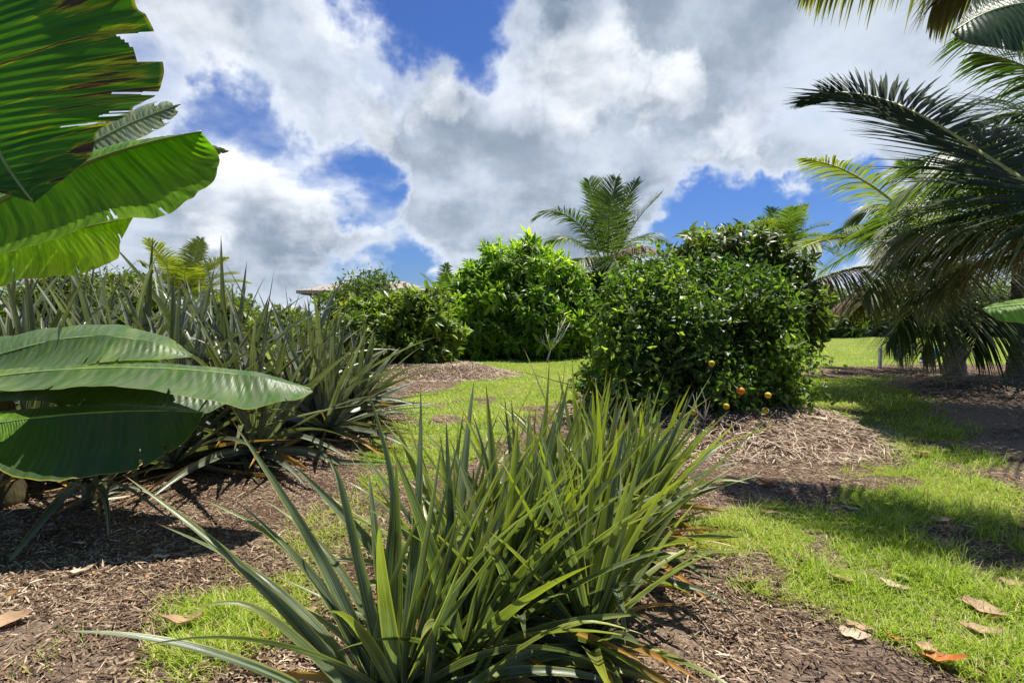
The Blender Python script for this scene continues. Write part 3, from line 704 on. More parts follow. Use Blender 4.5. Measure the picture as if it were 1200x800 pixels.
# ------------------------------------------------------------------ palms
def frond_geo(pts, llen, n=70, droop=.5, wd=.028, up=None, split=.55, ragged=.1, t0=.12, fold=.35):
    """rachis polyline -> (leaflets, rachis)"""
    pts = np.asarray(pts, float); k = np.linspace(0, 1, len(pts)); tt = np.linspace(0, 1, 40)
    # smooth the polyline
    from_ = [np.interp(tt, k, pts[:, i]) for i in range(3)]; cur = np.stack(from_, 1)
    for _ in range(14): cur[1:-1] = cur[1:-1]*.5+(cur[:-2]+cur[2:])*.25
    tg = nrm(np.gradient(cur, axis=0))
    upv = np.array([0, 0, 1.]) if up is None else np.array(up, float)
    ts = t0+(1-t0)*np.linspace(0, 1, n); gs = []
    for sgn in (-1, 1):
        tj = np.clip(ts+rng.normal(0, .004, n), 0, 1)
        b = np.stack([np.interp(tj, tt, cur[:, i]) for i in range(3)], 1); g = nrm(np.stack([np.interp(tj, tt, tg[:, i]) for i in range(3)], 1))
        side = nrm(np.cross(g, upv)); nv = np.cross(side, g)
        fw = .35+.9*tj**2
        d = nrm(side*sgn*1.0+g*fw[:, None]+nv*fold+rng.normal(0, .06, (n, 3)))
        L = llen*(.55+.75*np.sin(np.pi*np.clip(tj*.85+.12, 0, 1)))*(1-.45*np.clip((tj-.8)/.2, 0, 1))*(1+rng.normal(0, ragged, n))
        m = 6; s = np.linspace(0, 1, m); dr = droop*(.7+.6*rng.random(n))
        p = b[:, None, :]+(L[:, None]*s[None])[..., None]*d[:, None, :]+(L[:, None]*dr[:, None]*(s[None]**2)*.7)[..., None]*np.array([0, 0, -1.])
        td = nrm(np.gradient(p, axis=1)); wv = nrm(np.cross(td, nrm(nv+side*sgn*.5)[:, None, :]))
        w = wd*np.array([.5, 1, 1, .85, .55, .06])*.5
        V = np.stack([p-wv*w[None, :, None], p+wv*w[None, :, None]], 2)   # n,m,2,3
        ix = np.arange(n*m*2).reshape(n, m, 2)
        q = np.stack([ix[:, :-1, 0], ix[:, :-1, 1], ix[:, 1:, 1], ix[:, 1:, 0]], -1).reshape(-1, 4)
        pv = np.zeros((n, m, 2, 3)); pv[..., 0] = [0, 1]; pv[..., 1] = s[None, :, None]; pv[..., 2] = np.clip(.12+.45*s[None, :, None]**2+rng.random(n)[:, None, None]*.42, 0, 1)
        gs.append((V.reshape(-1, 3), [q], pv.reshape(-1, 3)))
    mb = MB(); Ls = np.linalg.norm(pts[-1]-pts[0]); mb.tube(cur[::2], np.linspace(.009*Ls, .0018*Ls, len(cur[::2])), 6)
    return join(gs), mb.geo()
def arc(p0, az, el, L, sag, n=10):
    s = np.linspace(0, 1, n); d = np.array([math.sin(az)*math.cos(el), math.cos(az)*math.cos(el), math.sin(el)])
    return np.array(p0)+L*s[:, None]*d+L*sag*(s**2.0)[:, None]*np.array([0, 0, -1.])
def add_frond(t, pts, llen, mat, rmat='rachis', **kw):
    lf, rc = frond_geo(pts, llen, **kw)
    f = part('frond', lf, M[mat], t, smooth=False); part('midrib', rc, M[rmat], f)
def palm_trunk(t, base, top, r):
    mb = MB(); base = np.array(base, float); top = np.array(top, float); n = 26; pts = []; rad = []
    for i in range(n):
        s = i/(n-1); pts.append(base+(top-base)*s+[0, 0, -.1*(1-s)]); rad.append(r*(1.35-.45*min(1, s*4))*(1+.05*(i % 2)))
    mb.tube(pts, rad, 12); part('trunk', mb.geo(), M['palmbark'], t)
def palm(label, px, py, d, L, n, els, mats, trunk_r=.14, group='coconut palms beyond the orange tree', wd=.03, nl=60, azs=None, ll=.9, sagk=.45, lean=0.):
    top = P(px, py, d); bx = top[0]+lean; t = thing('palm_tree', label, 'palm tree', (bx, d, 0), group)
    palm_trunk(t, (bx, d, 0), top, trunk_r)
    for i in range(n):
        az = (azs[i] if azs else i*2.399+rng.normal(0, .2)); el = els[0]+(els[1]-els[0])*(i/(n-1))+rng.normal(0, .05)
        sg = sagk*(1.1-.6*el)+rng.normal(0, .04)
        add_frond(t, arc(top, az, el, L*(.85+.25*rng.random()), sg), ll, mats[i % len(mats)], n=nl, droop=.45, wd=wd, fold=.45)
    return t
def centre_palm():
    d = 23.; top = P(712, 318, d); t = thing('palm_tree', 'coconut palm with upswept fronds standing behind the mango trees', 'palm tree', (top[0], d, 0), 'coconut palms beyond the orange tree')
    palm_trunk(t, (top[0], d, 0), top, .17)
    F = [([(712, 320, 23), (694, 280, 22.6), (672, 256, 22.3), (650, 246, 22), (630, 254, 21.8)], 'palm', .5), ([(712, 320, 23), (690, 290, 23.5), (665, 278, 24), (645, 282, 24.3)], 'palm_mid', .7),
         ([(712, 320, 23), (702, 270, 23), (695, 235, 23), (690, 212, 22.8)], 'palm_mid', .25), ([(712, 320, 23), (713, 270, 22), (716, 235, 21.6), (722, 210, 21.4)], 'palm_mid', .25),
         ([(712, 320, 23), (722, 272, 23.4), (732, 238, 23.7), (745, 212, 24)], 'palm', .3), ([(712, 320, 23), (732, 280, 22.8), (752, 250, 22.7), (774, 228, 22.6)], 'palm_yel', .3),
         ([(712, 320, 23), (730, 300, 22), (748, 290, 21.6), (768, 292, 21.2)], 'palm_dead', .9), ([(712, 320, 23), (730, 290, 24), (755, 275, 24.6), (778, 282, 25)], 'palm_mid', .7),
         ([(712, 320, 23), (700, 308, 21.5), (685, 302, 20.8), (668, 312, 20.4)], 'palm_tipped', .8), ([(712, 320, 23), (714, 305, 21), (720, 302, 20), (728, 318, 19.5)], 'palm', .8),
         ([(712, 320, 23), (708, 275, 24.5), (704, 245, 25), (702, 228, 25.4)], 'palm', .3)]
    for p, mt, dr in F: add_frond(t, [P(*q) for q in p], 1.0, mt, n=95, droop=dr, wd=.042, fold=.3, t0=.16)
centre_palm()
palm('yellow-green palm showing above the left row of spiky plants', 218, 352, 27, 3.9, 20, (1.25, .3), ['palm_yel'], ll=.9, wd=.045, nl=80, sagk=.6)
palm('tiny distant palm with one tall frond beside the rounded mango tree', 520, 352, 50, 4.0, 9, (1.3, .2), ['palm_mid'], ll=1.0, wd=.09, nl=36)
palm('palm whose pale crown peeps over the top right of the orange tree', 918, 290, 22, 2.3, 15, (1.2, .2), ['palm_mid', 'palm_yel'], ll=.7, wd=.045, nl=46)

# right-hand palm with low skirts of drooping fronds
def right_palm():
    d = 13.5; top = P(1125, 318, d); bx = P(1118, 430, d)[0]
    t = thing('palm_tree', 'coconut palm at right whose drooping tan and yellow fronds touch the ground', 'palm tree', (bx, d, Hf(bx, d)))
    palm_trunk(t, (bx, d, Hf(bx, d)), top, .22)
    F = [ # pixel paths with depths
     ([(1125, 318, 13.5), (1070, 285, 13), (1010, 276, 11.3), (965, 280, 10.6), (925, 296, 10.2)], .85, 'palm_yel', 'rachis_y', .5, .3),
     ([(1125, 322, 13.5), (1070, 312, 12.6), (1010, 312, 11), (970, 322, 10.5), (940, 338, 10.2)], .7, 'palm_dead', 'rachis_y', 1.0, .0),
     ([(1125, 318, 13.5), (1080, 265, 13), (1030, 222, 12.6), (985, 196, 12.2), (945, 186, 12)], .8, 'palm_yel', 'rachis_y', .6, .3),
     ([(1125, 318, 13.5), (1100, 300, 12.2), (1060, 275, 11), (1020, 262, 10.3), (990, 268, 10)], .8, 'palm', 'rachis', .8, .3),
     ([(1130, 325, 13.5), (1110, 335, 12), (1070, 335, 11.2), (1030, 343, 10.4), (1000, 365, 10.2)], .85, 'palm_yel', 'rachis_y', .7, .1),
     ([(1130, 325, 13.5), (1120, 345, 12), (1090, 350, 11.2), (1060, 366, 10.8), (1040, 400, 10.8)], .8, 'palm', 'rachis', .8, 0.1),
     ([(1130, 325, 13.5), (1140, 345, 12), (1120, 360, 11), (1095, 380, 10.6), (1080, 412, 10.6)], .8, 'palm_tipped', 'rachis', .9, 0),
     ([(1130, 325, 13.5), (1160, 330, 12), (1160, 350, 11), (1150, 375, 10.6), (1140, 410, 10.6)], .8, 'palm', 'rachis', 1.1, 0),
     ([(1130, 325, 13.5), (1090, 320, 14.5), (1040, 330, 15), (1000, 345, 15.5), (975, 362, 15.8)], .8, 'palm_dead', 'rachis', .9, 0),
     ([(1130, 325, 13.5), (1110, 340, 14.5), (1075, 360, 15), (1050, 385, 15), (1045, 405, 15)], .9, 'palm', 'rachis', 1.1, 0),
     ([(1130, 322, 13.5), (1150, 280, 13), (1180, 250, 12.6), (1215, 240, 12)], .9, 'palm_mid', 'rachis', .6, .3),
     ([(1130, 318, 13.5), (1110, 260, 13.8), (1090, 215, 14), (1060, 190, 14)], .9, 'palm_mid', 'rachis', .6, .3),
     ([(1130, 318, 13.5), (1135, 260, 13.8), (1140, 210, 14), (1150, 170, 14.2)], .9, 'palm_mid', 'rachis', .6, .3),
     ([(1130, 320, 13.5), (1170, 300, 14), (1210, 300, 14.5), (1250, 320, 15)], .9, 'palm', 'rachis', .8, .2),
     ([(1130, 318, 13.5), (1070, 250, 14.2), (1030, 240, 14.6), (1000, 255, 15)], .9, 'palm', 'rachis', .8, .2),
     ([(1130, 325, 13.5), (1100, 305, 11.8), (1060, 300, 10.6), (1030, 320, 10), (1010, 350, 9.8)], .8, 'palm_tipped', 'rachis', 1.0, .1),
     ([(1130, 325, 13.5), (1150, 310, 11.5), (1130, 305, 10), (1095, 320, 9.2), (1070, 355, 9)], .8, 'palm_tipped', 'rachis', 1.0, .1),
    ]
    for pts, ll, mt, rm, dr, fo in F:
        add_frond(t, [P(*p) for p in pts], ll, mt, rm, n=80, droop=dr, wd=.04, fold=fo, t0=.18)
right_palm()
def near_palm():
    bx, by = 9.2, 6.6; topz = 3.1
    t = thing('palm_tree', 'coconut palm behind the arching frond, its grey drooping leaflets filling the right side', 'palm tree', (bx, by, Hf(bx, by)))
    top = np.array([bx, by, topz]); palm_trunk(t, (bx, by, 0), top, .22)
    F = [
     ([(1270, 250, 7.5), (1190, 228, 7.9), (1120, 238, 8.1), (1075, 250, 8.2), (1040, 268, 8.3)], 1.2, 'palm_mid', 'rachis', .4, .25, 130),
     ([(1270, 275, 7.2), (1220, 275, 7.5), (1170, 280, 7.7), (1120, 292, 7.8), (1085, 318, 7.9)], 1.1, 'palm_tipped', 'rachis', .5, .2, 110),
     ([(1290, 240, 6.4), (1230, 190, 6.5), (1170, 180, 6.9), (1110, 195, 7.2), (1060, 225, 7.4)], .95, 'palm_mid', 'rachis', .7, .2, 90),
     ([(1290, 180, 6.5), (1240, 100, 6.6), (1190, 72, 6.8), (1150, 62, 7.0)], 1.0, 'palm', 'rachis', .5, .2, 70),
     ([(1290, 250, 8.0), (1230, 215, 8.6), (1160, 208, 9.2), (1090, 222, 9.4), (1040, 250, 9.5)], 1.4, 'palm', 'rachis', .7, .2, 110),
     ([(1290, 260, 6.6), (1220, 270, 6.8), (1150, 262, 7.2), (1090, 262, 7.6), (1040, 280, 7.8)], .95, 'palm_tipped', 'rachis', .9, .1, 100),
     ([(1290, 200, 6.6), (1230, 140, 7.0), (1180, 130, 7.4), (1130, 150, 7.8)], 1.0, 'palm_mid', 'rachis', .5, .2, 90),
     ([(1280, 240, 8.5), (1220, 180, 8.4), (1150, 168, 8.4), (1095, 185, 8.4)], 1.3, 'palm', 'rachis', .6, .2, 120),
     ([(1280, 260, 8.2), (1220, 250, 8.4), (1150, 245, 8.6), (1085, 270, 8.8), (1050, 300, 8.9)], 1.2, 'palm', 'rachis', .7, .2, 120),
     ([(1280, 300, 8.2), (1230, 300, 8.4), (1170, 300, 8.6), (1120, 320, 8.8), (1080, 350, 8.9)], 1.0, 'palm_tipped', 'rachis', .7, .2, 110),
     ([(1290, 150, 7.5), (1240, 60, 8.2), (1190, 30, 8.6), (1140, 35, 8.8)], 1.1, 'palm', 'rachis', .6, .2, 100),
    ]
    for pts, ll, mt, rm, dr, fo, n in F:
        pp = [top]+[P(*p) for p in pts]
        add_frond(t, pp, ll, mt, rm, n=n, droop=dr, wd=.030, fold=fo, t0=.2)
    for az, el in [(1.2, .5), (2.2, .3), (2.8, .8), (.4, .6), (3.6, .5)]:
        add_frond(t, arc(top, az, el, 4.2, .5), .9, 'palm', n=60, droop=.6, wd=.04)
near_palm()
def arching_palm():
    bx, by = 5.6, 3.1; top = np.array([bx, by, 2.7])
    t = thing('palm_tree', 'nearest coconut palm at the right edge, one big dark frond arching over the sky', 'palm tree', (bx, by, Hf(bx, by)))
    palm_trunk(t, (bx, by, 0), top, .2)
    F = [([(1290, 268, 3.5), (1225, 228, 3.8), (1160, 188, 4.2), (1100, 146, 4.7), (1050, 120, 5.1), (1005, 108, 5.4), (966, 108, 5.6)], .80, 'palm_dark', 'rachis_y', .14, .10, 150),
     ([(1330, 60, 4.0), (1290, -50, 4.2), (1200, -90, 4.5), (1100, -90, 4.9), (1000, -55, 5.5), (945, -18, 5.9)], .66, 'palm_tipped', 'rachis', 1.0, .1, 150),
     ([(1330, 80, 4.0), (1300, 10, 4.2), (1250, -40, 4.3), (1190, -60, 4.5), (1130, -38, 4.8), (1095, 5, 5.0)], .5, 'palm_tipped', 'rachis', 1.0, .0, 120)]
    for k, (pts, ll, mt, rm, dr, fo, n) in enumerate(F):
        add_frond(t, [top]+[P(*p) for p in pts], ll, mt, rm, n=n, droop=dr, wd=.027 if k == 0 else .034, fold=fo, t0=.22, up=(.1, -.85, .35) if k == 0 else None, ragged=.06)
    for az, el in [(1.6, .6), (2.5, .4), (3.3, .8), (.8, 1.1)]: add_frond(t, arc(top, az, el, 3.6, .5), .8, 'palm', n=60, droop=.6, wd=.035)
arching_palm()
def edge_palm():
    d = 11.; b0 = P(1203, 440, d); top = P(1205, 250, d)
    t = thing('palm_tree', 'palm with patchy grey trunk standing at the right edge above fallen frond litter', 'palm tree', (b0[0], d, Hf(b0[0], d)))
    palm_trunk(t, (b0[0], d, Hf(b0[0], d)), top, .28)
    for i in range(9):
        add_frond(t, arc(top, .3+i*.75, .9-.09*i, 4., .5), .85, ['palm', 'palm_mid'][i % 2], n=60, droop=.6, wd=.04)
edge_palm()

# ------------------------------------------------------------------ strap-leaved pineapple plants
def rosette(cx, cy, n, L, seed, wid=.05, lean=(0, 0), elev=(1.35, .2), droop=.35, tipr=None):
    """list of leaf polylines radiating from a short stem"""
    out = []; z0 = Hf(cx, cy)
    r = np.random.default_rng(seed)
    for i in range(n):
        f = (i+.5)/n; az = i*2.399+r.normal(0, .25); el = elev[0]+(elev[1]-elev[0])*f**1.2+r.normal(0, .08)
        l = L*(.62+.45*math.sin(math.pi*(f*.8+.15)))*(1+r.normal(0, .13)); dr = droop*(.35+1.1*f)*(1+r.normal(0, .35))
        d = np.array([math.sin(az)*math.cos(el)+lean[0]*(1-f), math.cos(az)*math.cos(el)+lean[1]*(1-f), math.sin(el)]); d /= np.linalg.norm(d)
        s = np.linspace(0, 1, 12); b = np.array([cx, cy, z0+.02+.12*(1-f)])+np.array([math.sin(az), math.cos(az), 0])*.03
        bend = np.array([math.cos(az), -math.sin(az), 0])*r.normal(0, .10)
        p = b+l*s[:, None]*d+l*dr*(s**2.3)[:, None]*np.array([0, 0, -1.])+l*(s**2)[:, None]*bend
        g = H(p[:, 0], p[:, 1])+.015; p[:, 2] = np.maximum(p[:, 2], g)
        out.append((p, wid*(.75+.4*r.random()), r.normal(0, .45), r.random()*.975))
    return out
def pine_plant(label, cx, cy, n, L, seed, mat='pine', each=False, group=None, extra=(), **kw):
    t = thing('pineapple_plant', label, 'pineapple plant', (cx, cy, Hf(cx, cy)), group)
    lv = rosette(cx, cy, n, L, seed, **kw); lv += list(extra)
    if seed == 21: lv.append(hand([(588, 700, 2.4), (598, 600, 2.45), (622, 508, 2.5)], .05, .2, .995))
    if seed == 25: lv.append(hand([(722, 600, 3.4), (724, 540, 3.4), (727, 488, 3.45)], .05, .2, .995))
    kd = dict(kw); kd['elev'] = (.30, -.05); kd['droop'] = .25; kd['wid'] = kw.get('wid', .05)*.7
    lv += [(p, w, ro*2, .995) for p, w, ro, rn in rosette(cx, cy, 9, L*.62, seed+500, **kd)]
    if each:
        for p, w, ro, rn in lv:
            mb = MB(); strap(mb, p, w, .5, ro, rn); part('leaf', mb.geo(), M[mat], t)
    else:
        mb = MB()
        for p, w, ro, rn in lv: strap(mb, p, w, .5, ro, rn)
        part('foliage', mb.geo(), M[mat], t)
    z = Hf(cx, cy); mb = MB(); mb.tube([(cx, cy, z-.05), (cx, cy, z+.1), (cx, cy, z+.22)], [.05, .055, .03], 9); part('stem', mb.geo(), M['stem'], t)
    return t
def hand(pts, w, roll=0., rnd=.5):
    p = np.array([P(*q) for q in pts]); k = np.linspace(0, 1, len(p)); s = np.linspace(0, 1, 16)
    c = np.stack([np.interp(s, k, p[:, i]) for i in range(3)], 1)
    for _ in range(6): c[1:-1] = c[1:-1]*.5+(c[:-2]+c[2:])*.25
    return (c, w, roll, rnd)
GC = 'pineapple plants in the near centre row'
# front plant, base just under the lower edge of the picture
front_extra = [
 hand([(430, 850, 1.85), (330, 795, 1.7), (230, 758, 1.6), (140, 742, 1.55), (78, 739, 1.5)], .055, .1, .25),
 hand([(440, 850, 1.85), (350, 730, 1.9), (245, 630, 1.95), (145, 556, 2.0)], .06, .2, .4),
 hand([(440, 850, 1.85), (370, 770, 1.8), (290, 700, 1.75), (225, 712, 1.7)], .05, .3, .6),
 hand([(450, 850, 1.85), (380, 740, 1.95), (290, 660, 2.0), (182, 612, 2.1)], .05, .1, .3),
 hand([(450, 850, 1.85), (400, 720, 1.9), (330, 630, 1.95), (238, 584, 2.0)], .058, .2, .45),
 hand([(460, 850, 1.85), (400, 700, 1.95), (345, 600, 2.0), (272, 492, 2.05)], .06, .5, .35),
 hand([(470, 850, 1.85), (430, 700, 1.95), (400, 560, 2.0), (386, 540, 2.05)], .05, .8, .2),
 hand([(480, 850, 1.85), (450, 690, 1.95), (470, 580, 2.0), (430, 452, 2.1)], .058, .6, .3),
 hand([(500, 850, 1.85), (500, 700, 1.9), (555, 590, 1.95), (632, 437, 2.05)], .06, .3, .75),
 hand([(500, 850, 1.85), (515, 720, 1.8), (530, 640, 1.8), (538, 600, 1.8)], .07, .0, .3),
 hand([(480, 850, 1.85), (475, 740, 1.8), (515, 650, 1.8), (560, 560, 1.85)], .055, .3, .55),
 hand([(440, 850, 1.85), (440, 745, 1.85), (470, 660, 1.9), (505, 568, 1.9)], .055, -.4, .7),
 hand([(530, 850, 1.85), (590, 770, 1.8), (680, 720, 1.75), (760, 745, 1.75)], .05, .2, .8),
 hand([(530, 850, 1.85), (600, 700, 1.95), (720, 620, 2.1), (792, 592, 2.2)], .055, .4, .85),
 hand([(540, 850, 1.85), (620, 680, 2.0), (680, 570, 2.1), (728, 505, 2.2)], .055, .5, .6),
]
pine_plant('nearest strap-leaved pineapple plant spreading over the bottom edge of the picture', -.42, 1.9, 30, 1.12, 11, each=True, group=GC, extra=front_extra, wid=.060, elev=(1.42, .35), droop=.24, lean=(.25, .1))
CP = [(.02, 2.35, 34, .98, 21, 'spiky plant directly behind and right of the nearest one, with upright green leaves'),
      (.40, 2.75, 34, .95, 22, 'spiky plant in the middle of the near row with yellow-tipped leaves arching over the mulch'),
      (.12, 3.0, 30, .95, 23, 'upright spiky plant at the left of the near row, backed by the lawn'),
      (.72, 3.15, 34, .95, 24, 'spiky plant at the right of the near row spilling long leaves toward the grass'),
      (.55, 3.7, 30, .95, 25, 'spiky plant near the far end of the near row, in front of the orange tree'),
      (1.02, 3.75, 28, .85, 26, 'farthest spiky plant of the near row, closest to the straw mound'),
      (.36, 2.22, 12, .86, 28, 'low spiky plant at the bottom centre leaning out over the shaded mulch'),
      (-.20, 2.12, 14, .92, 29, 'dark spiky plant squeezed between the nearest plant and the middle clump'),
      (-.30, 2.65, 22, .9, 27, 'thin dark spiky plant on the left flank of the near row')]
for (x, y, n, L, sd_, lb) in CP:
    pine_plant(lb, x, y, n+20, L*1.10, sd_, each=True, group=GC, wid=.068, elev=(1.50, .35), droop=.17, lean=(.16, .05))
# left row, greyer and taller, on the bank
LP = [(-5.3, 5.1), (-4.5, 5.0), (-4.8, 5.9), (-3.9, 5.5), (-3.3, 5.2), (-3.2, 6.0), (-2.7, 5.6), (-2.55, 6.3), (-2.2, 6.25), (-4.0, 6.5), (-2.05, 7.0), (-5.8, 6.2), (-2.7, 7.1)]
LL = ['first grey spiky plant of the left row, behind the banana leaves at the picture edge', 'grey spiky plant of the left row just behind the striped banana leaf', 'tall grey spiky plant in the back of the left row near the banana leaves',
      'grey spiky plant of the left row with one very tall upright blade', 'grey spiky plant above the tip of the striped banana leaf', 'tall grey spiky plant in front of the yellow-green palm', 'grey spiky plant right of the striped banana leaf tip',
      'grey spiky plant before the shelter roof in the left row', 'right-end spiky plant of the left row whose leaves arch out over the lawn edge', 'grey spiky plant in the back of the left row beneath the yellow-green palm',
      'small spiky plant behind the right end of the left row', 'grey spiky plant at the far left back of the left row', 'rearmost grey spiky plant of the left row, before the low yellowish tree']
LZ = [1.7, 1.65, 1.75, 1.75, 1.55, 1.7, 1.5, 1.45, 1.25, 1.6, 1.0, 1.7, 1.2]
for i, (x, y) in enumerate(LP):
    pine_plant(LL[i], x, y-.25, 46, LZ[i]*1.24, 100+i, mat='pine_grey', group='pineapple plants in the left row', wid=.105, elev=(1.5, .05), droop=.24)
pine_plant('small spiky plant drooping below the dark banana leaf at the left edge', -3.33, 4.0, 9, .6, 131, mat='pine_grey', each=True, wid=.05, elev=(1.3, .4), extra=[
 hand([(100, 592, 4.0), (102, 556, 3.8), (70, 585, 3.5), (30, 635, 3.2), (-4, 676, 3.0)], .09, .2, .5),
 hand([(100, 592, 4.0), (108, 556, 3.8), (150, 570, 3.6), (185, 598, 3.4), (217, 622, 3.3)], .055, .2, .8),
 hand([(100, 592, 4.0), (112, 560, 3.8), (126, 590, 3.6), (128, 645, 3.4)], .065, .2, .4)])

# ------------------------------------------------------------------ banana plants
def rail(pts, n):
    p = np.array([P(*q) for q in pts]); seg = np.r_[0, np.cumsum(np.linalg.norm(np.diff(p, axis=0), axis=1))]; seg /= seg[-1]
    s = np.linspace(0, 1, n); c = np.stack([np.interp(s, seg, p[:, i]) for i in range(3)], 1)
    e0, e1 = c[0].copy(), c[-1].copy()
    for _ in range(int(n*.25)): c[1:-1] = c[1:-1]*.5+(c[:-2]+c[2:])*.25
    c[0], c[-1] = e0, e1; return c
def half_blade(mid, edge, n=280, m=20, belly=.08, ripple=.0016, notch=.03, seed=0, cuts=0):
    A = rail(mid, n); B = rail(edge, n); r = np.random.default_rng(seed)
    u = np.linspace(0, 1, m); v = np.linspace(0, 1, n)
    W_ = B-A; tg = nrm(np.gradient(A, axis=0)); nv = nrm(np.cross(tg, W_)); wl = np.linalg.norm(W_, axis=1)
    if notch: # frayed outer margin
        f = 1-notch*np.clip(fbm(v*17+seed, v*0+seed, 3, seed)-.42, 0, 1)*2.2
        if cuts: f = f-.28*(np.sin(v*cuts*6.283+seed)**12)*sst(v, .35, .6)
        W_ = W_*f[:, None]
    V = A[:, None, :]+u[None, :, None]*W_[:, None, :]
    V = V+(belly*wl[:, None]*np.sin(np.pi*u)[None])[..., None]*nv[:, None, :]
    rp = ripple*(np.sin(v*250+3*fbm(v*6, v*0, 2, seed))[:, None]*np.sin(np.pi*np.clip(u, 0, 1)**.6)[None])+.075*wl[:, None]*(fbm(v*11+seed, v*0, 3, seed)-.47)[:, None]*(u**2)[None]*2
    V = V+rp[..., None]*nv[:, None, :]
    ix = np.arange(n*m).reshape(n, m)
    q = np.stack([ix[:-1, :-1], ix[:-1, 1:], ix[1:, 1:], ix[1:, :-1]], -1).reshape(-1, 4)
    pv = np.zeros((n, m, 3)); pv[..., 0] = u[None]; pv[..., 1] = v[:, None]; pv[..., 2] = seed*.137
    return V, q, pv
def cutout(V, q, pv, fn):
    """drop faces where fn(u, v) is true (tears in the blade)"""
    c = pv.reshape(-1, 3)[q].mean(1); k = ~fn(c[:, 0], c[:, 1]); return q[k]
def banana_leaf(t, mid, edges, mat, root, ribr=.011, tear=None, label=None, **kw):
    gs = []
    for i, e in enumerate(edges):
        V, q, pv = half_blade(mid, e, seed=kw.get('seed', 1)+i, **{k: v for k, v in kw.items() if k != 'seed'})
        if tear: q = cutout(V, q, pv, tear)
        rr = np.random.default_rng(kw.get('seed', 1)*7+i); sv_ = rr.random(3)*.6+.3; su = .55+.3*rr.random(3)
        q = cutout(V, q, pv, lambda u, v: np.any((np.abs(v[:, None]-sv_) < .002+.009*(u[:, None]-su)) & (u[:, None] > su), axis=1))
        gs.append((V.reshape(-1, 3), [q], pv.reshape(-1, 3)))
    f = part('leaf', join(gs), M[mat], t)
    if label: f['label'] = label
    A = rail(mid, 24); mb = MB(); mb.tube(A, np.linspace(ribr, ribr*.25, 24), 7)
    if root is not None:
        r0 = np.array(root); a = A[0]; tt = np.linspace(0, 1, 8)[:, None]; c = (1-tt)**2*r0+2*(1-tt)*tt*((r0+a)/2+[0, 0, .12])+tt**2*a
        mb.tube(c, np.linspace(ribr*2.2, ribr, 8), 8)
    part('midrib', mb.geo(), M['midrib'], f)

def stemtube(t, x, y, h, r):
    mb = MB(); pts = [(x+.01*math.sin(i), y, Hf(x, y)-.05+h*i/9) for i in range(10)]; mb.tube(pts, [r*(1.25-.06*i) for i in range(10)], 14)
    part('pseudostem', mb.geo(), M['stem'], t)

# tall plant: leaves in the upper left corner
sx, sy = -2.9, 1.7
t = thing('banana_plant', 'tall banana plant at the left edge with torn brown-streaked leaf and bright new leaves overhead', 'banana plant', (sx, sy, Hf(sx, sy)))
stemtube(t, sx, sy, 2.1, .12); root = (sx, sy, 2.0)
tearA = lambda u, v: (u > .80+.25*fbm(v*14, v*0, 2, 7)-.08) & (fbm(v*24, v*0, 2, 78)+.12*(u-.8) > .50) & (v > .50) & (v < .74)
banana_leaf(t, [(-120, -120, 1.30), (-70, -20, 1.30), (-30, 90, 1.28), (-5, 180, 1.27), (38, 236, 1.25)],
    [[(-120, -120, 1.3), (70, -80, 1.35), (150, -20, 1.38), (178, 30, 1.38), (192, 84, 1.38), (178, 112, 1.36), (150, 138, 1.34), (112, 148, 1.32), (104, 188, 1.30), (72, 214, 1.28), (40, 238, 1.25)],
     [(-120, -120, 1.3), (-180, -20, 1.25), (-170, 100, 1.2), (-90, 200, 1.2), (38, 237, 1.25)]],
    'bananaA', root, belly=.05, ripple=.0012, notch=.10, seed=3, tear=tearA, n=420, m=60, label='worn leaf with brown and yellow burnt streaks')
banana_leaf(t, [(-90, 292, 1.55), (0, 232, 1.6), (60, 208, 1.62), (120, 183, 1.64), (180, 165, 1.66), (236, 154, 1.68)],
    [[(-90, 292, 1.55), (-20, 305, 1.5), (60, 283, 1.5), (130, 258, 1.5), (190, 253, 1.5), (232, 232, 1.54), (258, 198, 1.6), (256, 178, 1.64), (236, 155, 1.68)],
     [(-90, 292, 1.55), (0, 236, 1.75), (60, 214, 1.82), (120, 192, 1.85), (180, 178, 1.85), (225, 172, 1.8), (236, 155, 1.68)]],
    'bananaB', root, belly=.16, seed=7, label='fresh green arching leaf with curled tip')
banana_leaf(t, [(-100, 330, 2.35), (-20, 300, 2.40), (60, 275, 2.45), (120, 262, 2.48), (156, 254, 2.50)],
    [[(-100, 330, 2.35), (-40, 345, 2.30), (20, 330, 2.30), (80, 322, 2.32), (125, 314, 2.34), (142, 305, 2.38), (140, 285, 2.44), (156, 255, 2.50)],
     [(-100, 330, 2.35), (-20, 292, 2.60), (60, 265, 2.70), (120, 258, 2.70), (156, 254, 2.50)]],
    'bananaC', root, belly=.05, seed=9, label='bright yellow-green leaf lit through by the sun')
banana_leaf(t, [(-40, 250, 2.3), (40, 205, 2.35), (100, 172, 2.4), (150, 145, 2.45), (212, 122, 2.5)],
    [[(-40, 250, 2.3), (40, 235, 2.2), (100, 200, 2.25), (150, 165, 2.3), (175, 158, 2.3), (205, 142, 2.4), (212, 123, 2.5)],
     [(-40, 250, 2.3), (40, 190, 2.5), (100, 152, 2.6), (150, 130, 2.6), (185, 118, 2.6), (212, 121, 2.5)]],
    'tattered', root, belly=.1, notch=.22, seed=13, n=200, m=20, tear=lambda u, v: (u > .12+.5*fbm(v*9, v*0, 2, 3)) & (fbm(v*30, v*0, 3, 55)+.1*u > .60), label='old tattered grey-green leaf behind')
